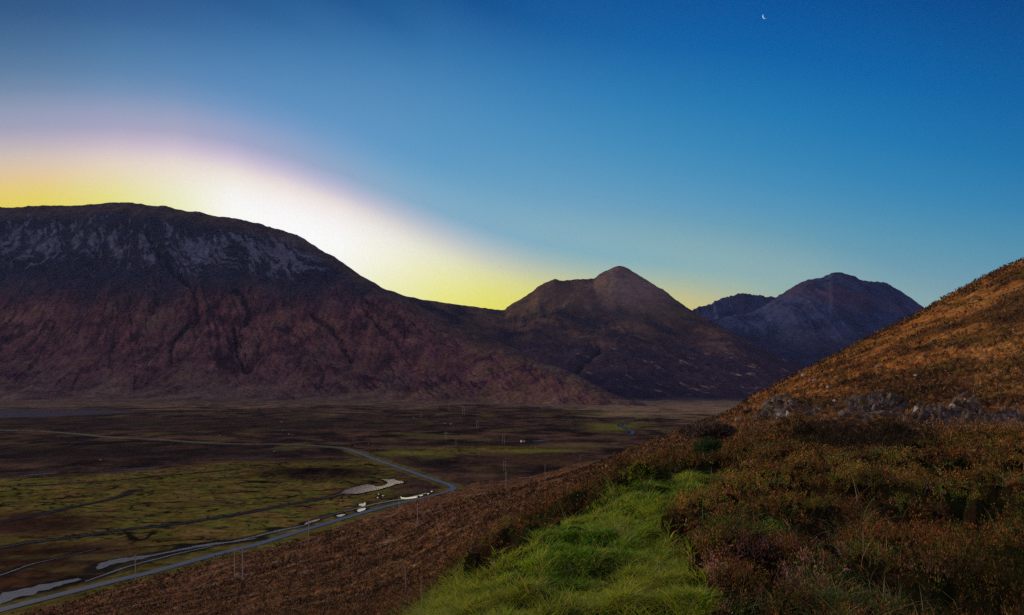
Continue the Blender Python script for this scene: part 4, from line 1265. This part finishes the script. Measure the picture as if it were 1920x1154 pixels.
for i, (px, py, w, h, n, d, lab, mt) in enumerate(OUT):
    d = hill_depth(px, py, 34, 120)
    s = w / F * d * .62
    o = rock('rock_outcrop', (px - CX) / F * d, d + s * .2, float(hz_at([px], [d])[0]) - .12 * s, s, n + 10, mt, 700 + i, spread=(.8, .4, .8), tall=min(1.5, max(.6, h / w * 1.25)))
    tag(o, lab, 'rock outcrop', 'crags along the foot of the right slope')
HB = [(1508, 708, 12, 'pale boulder high on the skyline shoulder of the right slope'), (1527, 716, 10, 'small pale boulder just below the skyline shoulder boulder'),
      (1552, 728, 7, 'small white stone on the orange slope below the shoulder boulders'), (1644, 690, 8, 'small grey boulder in the middle of the orange slope'),
      (1716, 707, 8, 'white stone lying alone on the orange slope above the crags'), (1900, 625, 7, 'white stone high on the orange slope near the right edge'),
      (1823, 585, 5, 'tiny white stone high on the slope under the skyline'), (1566, 758, 12, 'pink-grey boulder between the leftmost crag and the ribbed outcrop'),
      (1480, 762, 8, 'small pale boulder above the leftmost crag'), (1385, 792, 14, 'grey rock on the ridge left of the crags'), (1340, 795, 10, 'small grey rock on the ridge left of the dead bush'),
      (1302, 822, 10, 'pale stone on the heather ridge above the green shrub'), (1280, 838, 7, 'small pale stone on the heather slope left of the shrub')]
for i, (px, py, w, lab) in enumerate(HB):
    d = hill_depth(px, py, 24, 400)
    o = rock('boulder', (px - CX) / F * d, d, float(hz_at([px], [d])[0]), w / F * d * 1.2, 1, M_BOULDER, 740 + i)
    tag(o, lab, 'boulder', 'boulders on the right slope')
rq_ = np.random.default_rng(99)
for i in range(50):
    px = 1925 - 485 * float(rq_.random()) ** 1.5; py = 772 + (px - 1440) * .075 + float(rq_.normal()) * (9 + 16 * (px - 1440) / 485)
    d = hill_depth(px, py, 34, 120); w = float(rq_.uniform(5, 17))
    o = rock('boulder', (px - CX) / F * d, d, float(hz_at([px], [d])[0]) - .15 * w / F * d, w / F * d * 1.2, 1, [M_ROCK, M_ROCK_BROWN, M_BOULDER if i % 4 == 0 else M_ROCK][i % 3], 900 + i, tall=1.2)
    tag(o, 'small broken rock among the crags at the foot of the right slope', 'boulder', 'loose rocks among the crags')
LB = [(887, 1087, 20, 'grey stone half buried at the left edge of the grass shelf'), (930, 1066, 15, 'lichened white rock at the edge of the grass shelf'),
      (945, 1061, 12, 'small orange-brown rock behind the lichened rock')]
for i, (px, py, w, lab) in enumerate(LB):
    d = hill_depth(px, py, 4, 60)
    o = rock('stone', (px - CX) / F * d, d, float(hz_at([px], [d])[0]) + .02, w / F * d * 1.1, 1, M_ROCK if i < 2 else M_ROCK_BROWN, 760 + i)
    tag(o, lab, 'stone')
HB2 = [(730, 987, 7), (731, 1011, 8), (824, 1018, 9), (898, 977, 9), (822, 963, 7), (985, 1018, 7), (1105, 925, 8), (835, 965, 5)]
HL = ['pale stone on the brown slope below the road bend', 'pale stone on the brown slope, lower of two below the road', 'pale lilac stone on the brown slope left of the grass shelf',
      'pale stone on the brown slope right of the lone pole', 'small pale stone under the road bend', 'pale stone beside the upper edge of the grass shelf', 'pale stone in the heather above the grass shelf',
      'tiny pale stone beside the one under the road bend']
for i, (px, py, w) in enumerate(HB2):
    d = hill_depth(px, py, 20, 420)
    o = rock('boulder', (px - CX) / F * d, d, float(hz_at([px], [d])[0]), w / F * d * 1.1, 1, M_BOULDER, 780 + i)
    tag(o, HL[i], 'boulder', 'stones on the brown slope')
DOTS = [(100, 128), (245, 150), (130, 160), (270, 190), (285, 210), (300, 212), (245, 212), (255, 190), (330, 258), (70, 258), (215, 295), (205, 300), (620, 240), (630, 268),
        (700, 262), (770, 240), (810, 238), (818, 241), (720, 270), (760, 285), (800, 318), (925, 320), (830, 432), (1180, 132), (1130, 165), (1100, 160), (1015, 155), (935, 130), (1205, 15), (1065, 437), (1075, 436),
        (-120, 225), (-60, 240), (-40, 205), (-80, 215), (-640, 200), (-985, 345), (-700, 345), (1145, 170), (1060, 150)]
for i, (a, b) in enumerate(DOTS):
    px, py = r3(a, b)
    x, y = valley_pt(px, py); w = (2.0 + (i * 37 % 10) * .2) / F * y
    o = rock('boulder', x, y, vz_at(x, y) - .1, w * 1.1, 1, M_BOULDER, 800 + i)
    lab = 'small pale boulder lying on the dark moor across the valley' if py < 850 else 'small pale boulder by the road bend on the valley floor'
    tag(o, lab, 'boulder', 'boulders scattered over the far moor' if py < 850 else 'boulders by the road bend')

# ------------------------------------------------------------------ POLES
def cyl(bm, a, b, r0, r1, n=8):
    a = Vector(a); b = Vector(b); ax = (b - a).normalized(); u = ax.orthogonal().normalized(); w = ax.cross(u)
    A = [bm.verts.new(a + (u * math.cos(t) + w * math.sin(t)) * r0) for t in [2 * math.pi * k / n for k in range(n)]]
    B = [bm.verts.new(b + (u * math.cos(t) + w * math.sin(t)) * r1) for t in [2 * math.pi * k / n for k in range(n)]]
    for k in range(n):
        bm.faces.new((A[k], A[(k + 1) % n], B[(k + 1) % n], B[k]))
    bm.faces.new(A[::-1]); bm.faces.new(B)


def part(name, build, mat, parent):
    bm = bmesh.new(); build(bm); me = bpy.data.meshes.new(name); bm.to_mesh(me); bm.free(); me.materials.append(mat)
    o = bpy.data.objects.new(name, me); COL.objects.link(o)
    if parent: o.parent = parent
    return o


def box(bm, x0, x1, y0, y1, z0, z1):
    vs = [bm.verts.new((x, y, z)) for x in (x0, x1) for y in (y0, y1) for z in (z0, z1)]
    for f in ((0, 1, 3, 2), (4, 6, 7, 5), (0, 4, 5, 1), (2, 3, 7, 6), (0, 2, 6, 4), (1, 5, 7, 3)):
        bm.faces.new([vs[i] for i in f])


def empty(name, loc, rz=0):
    o = bpy.data.objects.new(name, None); COL.objects.link(o); o.location = loc; o.rotation_euler.z = rz
    return o


def pole_single(H, r, arm=True):
    e = empty('utility_pole', (0, 0, 0))
    part('pole', lambda bm: cyl(bm, (0, 0, -.6), (0, 0, H), r, r * .75), M_WOOD, e)
    if arm:
        part('crossarm', lambda bm: box(bm, -.9, .9, -.06, .06, H - .55, H - .42), M_WOOD, e)
        for x in (-.8, 0, .8):
            z = H - .42 if x else H
            part('insulator', lambda bm: (cyl(bm, (x, 0, z), (x, 0, z + .12), .05, .09, 8), cyl(bm, (x, 0, z + .12), (x, 0, z + .3), .09, .04, 8)), M_CERAMIC, e)
    return e


def pole_double(H, r, gap):
    e = empty('utility_pole', (0, 0, 0))
    for x in (-gap / 2, gap / 2):
        part('pole', lambda bm: cyl(bm, (x, 0, -.6), (x, 0, H), r, r * .75), M_WOOD, e)
    part('crossarm', lambda bm: box(bm, -gap / 2 - .7, gap / 2 + .7, -.07, .07, H - .5, H - .34), M_WOOD, e)
    for x in (-gap / 2 - .55, 0, gap / 2 + .55):
        part('insulator', lambda bm: (cyl(bm, (x, 0, H - .34), (x, 0, H - .2), .05, .1, 8), cyl(bm, (x, 0, H - .2), (x, 0, H), .1, .04, 8)), M_CERAMIC, e)
    return e


def copy_tree(o):
    c = o.copy(); COL.objects.link(c)
    for ch in o.children:
        k = ch.copy(); COL.objects.link(k); k.parent = c
    return c


S1 = pole_single(9, .19); S2 = pole_double(9.5, .19, 2.0); used = set()
# px, py foot, pixel height, double?, on hillside?, label
PL = [
    (254, 1092, 47, 0, 1, 'single wooden pole standing nearest to the road at the lower left'),
    (440, 1084, 52, 0, 1, 'left pole of the close pair standing below the road'),
    (455, 1093, 62, 0, 1, 'right pole of the close pair standing below the road, the tallest in view'),
    (579, 1014, 42, 0, 1, 'single pole at the road edge in front of the bright creek'),
    (748, 955, 24, 0, 1, 'short pole between the road and the tall pole under the bend'),
    (783, 988, 43, 0, 1, 'single pole on the brown slope directly below the road bend'),
    (949, 913, 27, 0, 1, 'lone pole with a crossarm just below the twin pole on the dark moor'),
    (946, 883, 18, 1, 0, 'twin pole standing behind the lone crossarm pole on the dark moor'),
    (1022, 888, 17, 0, 0, 'single pole on the dark moor right of the twin pole'),
    (1088, 865, 11, 1, 0, 'twin pole at the right end of the line, near the brown slope'),
    (1004, 849, 12, 0, 0, 'pole in front of the pale streak of river'),
    (898, 857, 14, 0, 0, 'pole on the green strip beyond the road'),
    (944, 833, 16, 1, 0, 'twin pole at the far edge of the green strip, left of the white hut'),
    (855, 838, 14, 0, 0, 'single pole on the river bank above the green strip'),
    (836, 825, 15, 1, 0, 'twin pole on the moor just above the river bank pole'),
    (895, 805, 15, 1, 0, 'twin pole in the middle of the dark moor'),
    (869, 781, 16, 1, 0, 'twin pole high on the dark moor'),
    (842, 772, 12, 0, 0, 'single pole on the top edge of the dark moor'),
    (790, 787, 12, 0, 0, 'left pole of the far row on the dark moor'),
    (799, 787, 7, 0, 0, 'short pole beside the left pole of the far row'),
    (820, 769, 6, 1, 0, 'small twin pole between the two pole rows at the foot of the apron'),
    (754, 770, 10, 0, 0, 'leftmost pole on the top edge of the dark moor'),
    (367, 753, 9, 0, 0, 'faint pole beyond the loch, rightmost of three'),
    (273, 747, 8, 0, 0, 'faint pole beyond the loch, middle of three'),
    (104, 747, 8, 0, 0, 'faint pole beyond the loch, leftmost of three'),
]
for i, (px, py, h, dbl, onhill, lab) in enumerate(PL):
    if onhill:
        d = 9.0 / h * F
        d0 = min(d, 460)
        ds = H_D[(H_D > 120) & (H_D < 480)]
        s = HY - hz_at(np.full(ds.shape, px), ds) / ds * F
        k = int(np.argmin(np.abs(s - py) + .02 * np.abs(ds - d0)))
        d = float(ds[k]); x = (px - CX) / F * d; z = float(hz_at([px], [d])[0])
        if z < VZ: z = max(z, vz_at(x, d))
    else:
        x, d = valley_pt(px, py); z = vz_at(x, min(d, 3500)); d = min(d, 3500)
        if d >= 3499: x = (px - CX) / F * d
    src = S2 if dbl else S1
    if src not in used: o = src; used.add(src)
    else: o = copy_tree(src)
    o.location = (x, d, z); o.rotation_euler.z = .25 + .1 * math.sin(i * 3)
    sc_ = h / F * d / (9.5 if dbl else 9.0)
    o.scale = (max(sc_, .6),) * 3
    wide = max(1.0, .00068 * d / (.24 * sc_))        # far poles in the photo still read one pixel wide
    tag(o, lab, 'pole', 'power line poles across the valley')

# fence post on the slope
d = 44.0; px = 761
e = part('fence_post', lambda bm: (cyl(bm, (0, 0, -.3), (.05, 0, 1.35), .045, .035, 8), cyl(bm, (.05, 0, 1.35), (.05, 0, 1.38), .035, .02, 8)), M_WOOD, None)
d = hill_depth(px, 1107, 20, 90)
e.location = ((px - CX) / F * d, d, float(hz_at([px], [d])[0])); e.rotation_euler = (.05, -.06, 0)
tag(e, 'thin weathered fence post alone on the brown slope left of the grass shelf', 'fence post')

# ------------------------------------------------------------------ HUT, SHRUBS
x, y = valley_pt(980, 829.5)
h = empty('hut', (x, y, vz_at(x, y)), .35)
wd0, dp0, ht0 = 4.6, 3.4, 2.2
part('wall', lambda bm: box(bm, -wd0 / 2, wd0 / 2, -dp0 / 2, dp0 / 2, -.3, ht0), M_WHITE, h)


def hut_roof(bm):
    a = [bm.verts.new(p) for p in ((-wd0 / 2 - .2, -dp0 / 2 - .25, ht0 + .003), (wd0 / 2 + .2, -dp0 / 2 - .25, ht0 + .003), (wd0 / 2 + .2, dp0 / 2 + .25, ht0 + .003), (-wd0 / 2 - .2, dp0 / 2 + .25, ht0 + .003),
                                 (-wd0 / 2 - .2, 0, ht0 + 1.1), (wd0 / 2 + .2, 0, ht0 + 1.1))]
    for f in ((0, 1, 5, 4), (2, 3, 4, 5), (0, 4, 3), (1, 2, 5), (0, 3, 2, 1)):
        bm.faces.new([a[i] for i in f])


part('roof', hut_roof, M_SLATE, h)
part('door', lambda bm: box(bm, -.45, .45, -dp0 / 2 - .06, -dp0 / 2 + .02, 0, 1.9), M_SLATE, h)
tag(h, 'tiny white hut beside the river on the valley floor', 'hut')


def bush(name, x, y, z, w, hgt, n, cols_, leaf, mat, seed, label, cat, twig=True):
    rng = np.random.default_rng(seed)
    e = empty(name, (x, y, z))
    # uneven lobes give the crown its outline
    lobes = [(rng.normal() * w * .25, rng.normal() * w * .2, hgt * rng.uniform(.3, .8), rng.uniform(.22, .42)) for _ in range(9)]
    k = rng.integers(0, 9, n); lb = np.array(lobes)
    p = rng.normal(size=(n, 3)); p /= np.linalg.norm(p, axis=1)[:, None]; p *= rng.random((n, 1)) ** .45
    b = np.stack([lb[k, 0] + p[:, 0] * lb[k, 3] * w * .8, lb[k, 1] + p[:, 1] * lb[k, 3] * w * .8, np.maximum(.02, lb[k, 2] + p[:, 2] * lb[k, 3] * hgt)], 1)
    dv = p * .8 + np.array([0, 0, .7]) + rng.normal(size=(n, 3)) * .3; dv /= np.linalg.norm(dv, axis=1)[:, None]
    cc = np.array(cols_)[rng.integers(0, len(cols_), n)] * rng.uniform(.6, 1.4, (n, 1))
    v, f, c_ = kites(b, dv, leaf * rng.uniform(.6, 1.4, n), leaf * .28 * rng.uniform(.7, 1.3, n), cc, cc * 1.2, rng)
    o = mesh_np('foliage', v, f, M_LEAF, c_, smooth=False); o.parent = e

    def stems(bm):
        for j in range(12):
            l = lobes[j % 9]; cyl(bm, (rng.normal() * .03, rng.normal() * .03, -.05), (l[0] * .9, l[1] * .9, l[2] * .9), .012 * hgt + .006, .004 * hgt + .002, 5)
    part('stem', stems, M_WOOD, e)
    return tag(e, label, cat)


d = hill_depth(1325, 862, 8, 60)
bush('shrub', (1325 - CX) / F * d, d, float(hz_at([1325], [d])[0]), 40 / F * d, 36 / F * d, 3600, [(.035, .075, .02), (.05, .10, .03), (.025, .05, .018)], 3.4 / F * d * 1.2, M_LEAF, 41,
     'small dark green shrub standing at the edge of the heather', 'shrub')
d = hill_depth(1345, 838, 12, 60)
bush('shrub', (1345 - CX) / F * d, d + .4, float(hz_at([1345], [d])[0]), 92 / F * d, 34 / F * d, 5000, [(.085, .070, .055), (.06, .05, .04), (.11, .085, .06)], 7 / F * d, M_LEAF, 42,
     'grey-brown leafless shrub behind the small green shrub', 'shrub')
x, y = valley_pt(988, 829)
bush('shrub', x, y + 2, vz_at(x, y), 6.5, 4.5, 1500, [(.02, .03, .012), (.03, .04, .015)], .5, M_LEAF, 43, 'dark bush at the right of the tiny white hut', 'shrub')

# ------------------------------------------------------------------ CAMERA
cam = bpy.data.cameras.new('camera'); co = bpy.data.objects.new('camera', cam); COL.objects.link(co)
co.location = (0, 0, 0); co.rotation_euler = (math.radians(90), 0, 0)
cam.sensor_width = 36; cam.lens = F / 1920 * 36; cam.shift_y = (720 - 577) / 1920
cam.clip_start = .1; cam.clip_end = 30000
sc.camera = co
sc.render.engine = 'CYCLES'
sc.cycles.use_denoising = False
sc.cycles.max_bounces = 6; sc.cycles.diffuse_bounces = 3; sc.cycles.volume_bounces = 0
sc.cycles.transparent_max_bounces = 4
sc.view_settings.view_transform = 'Standard'; sc.view_settings.look = 'None'
sc.view_settings.exposure = 0; sc.view_settings.gamma = 1
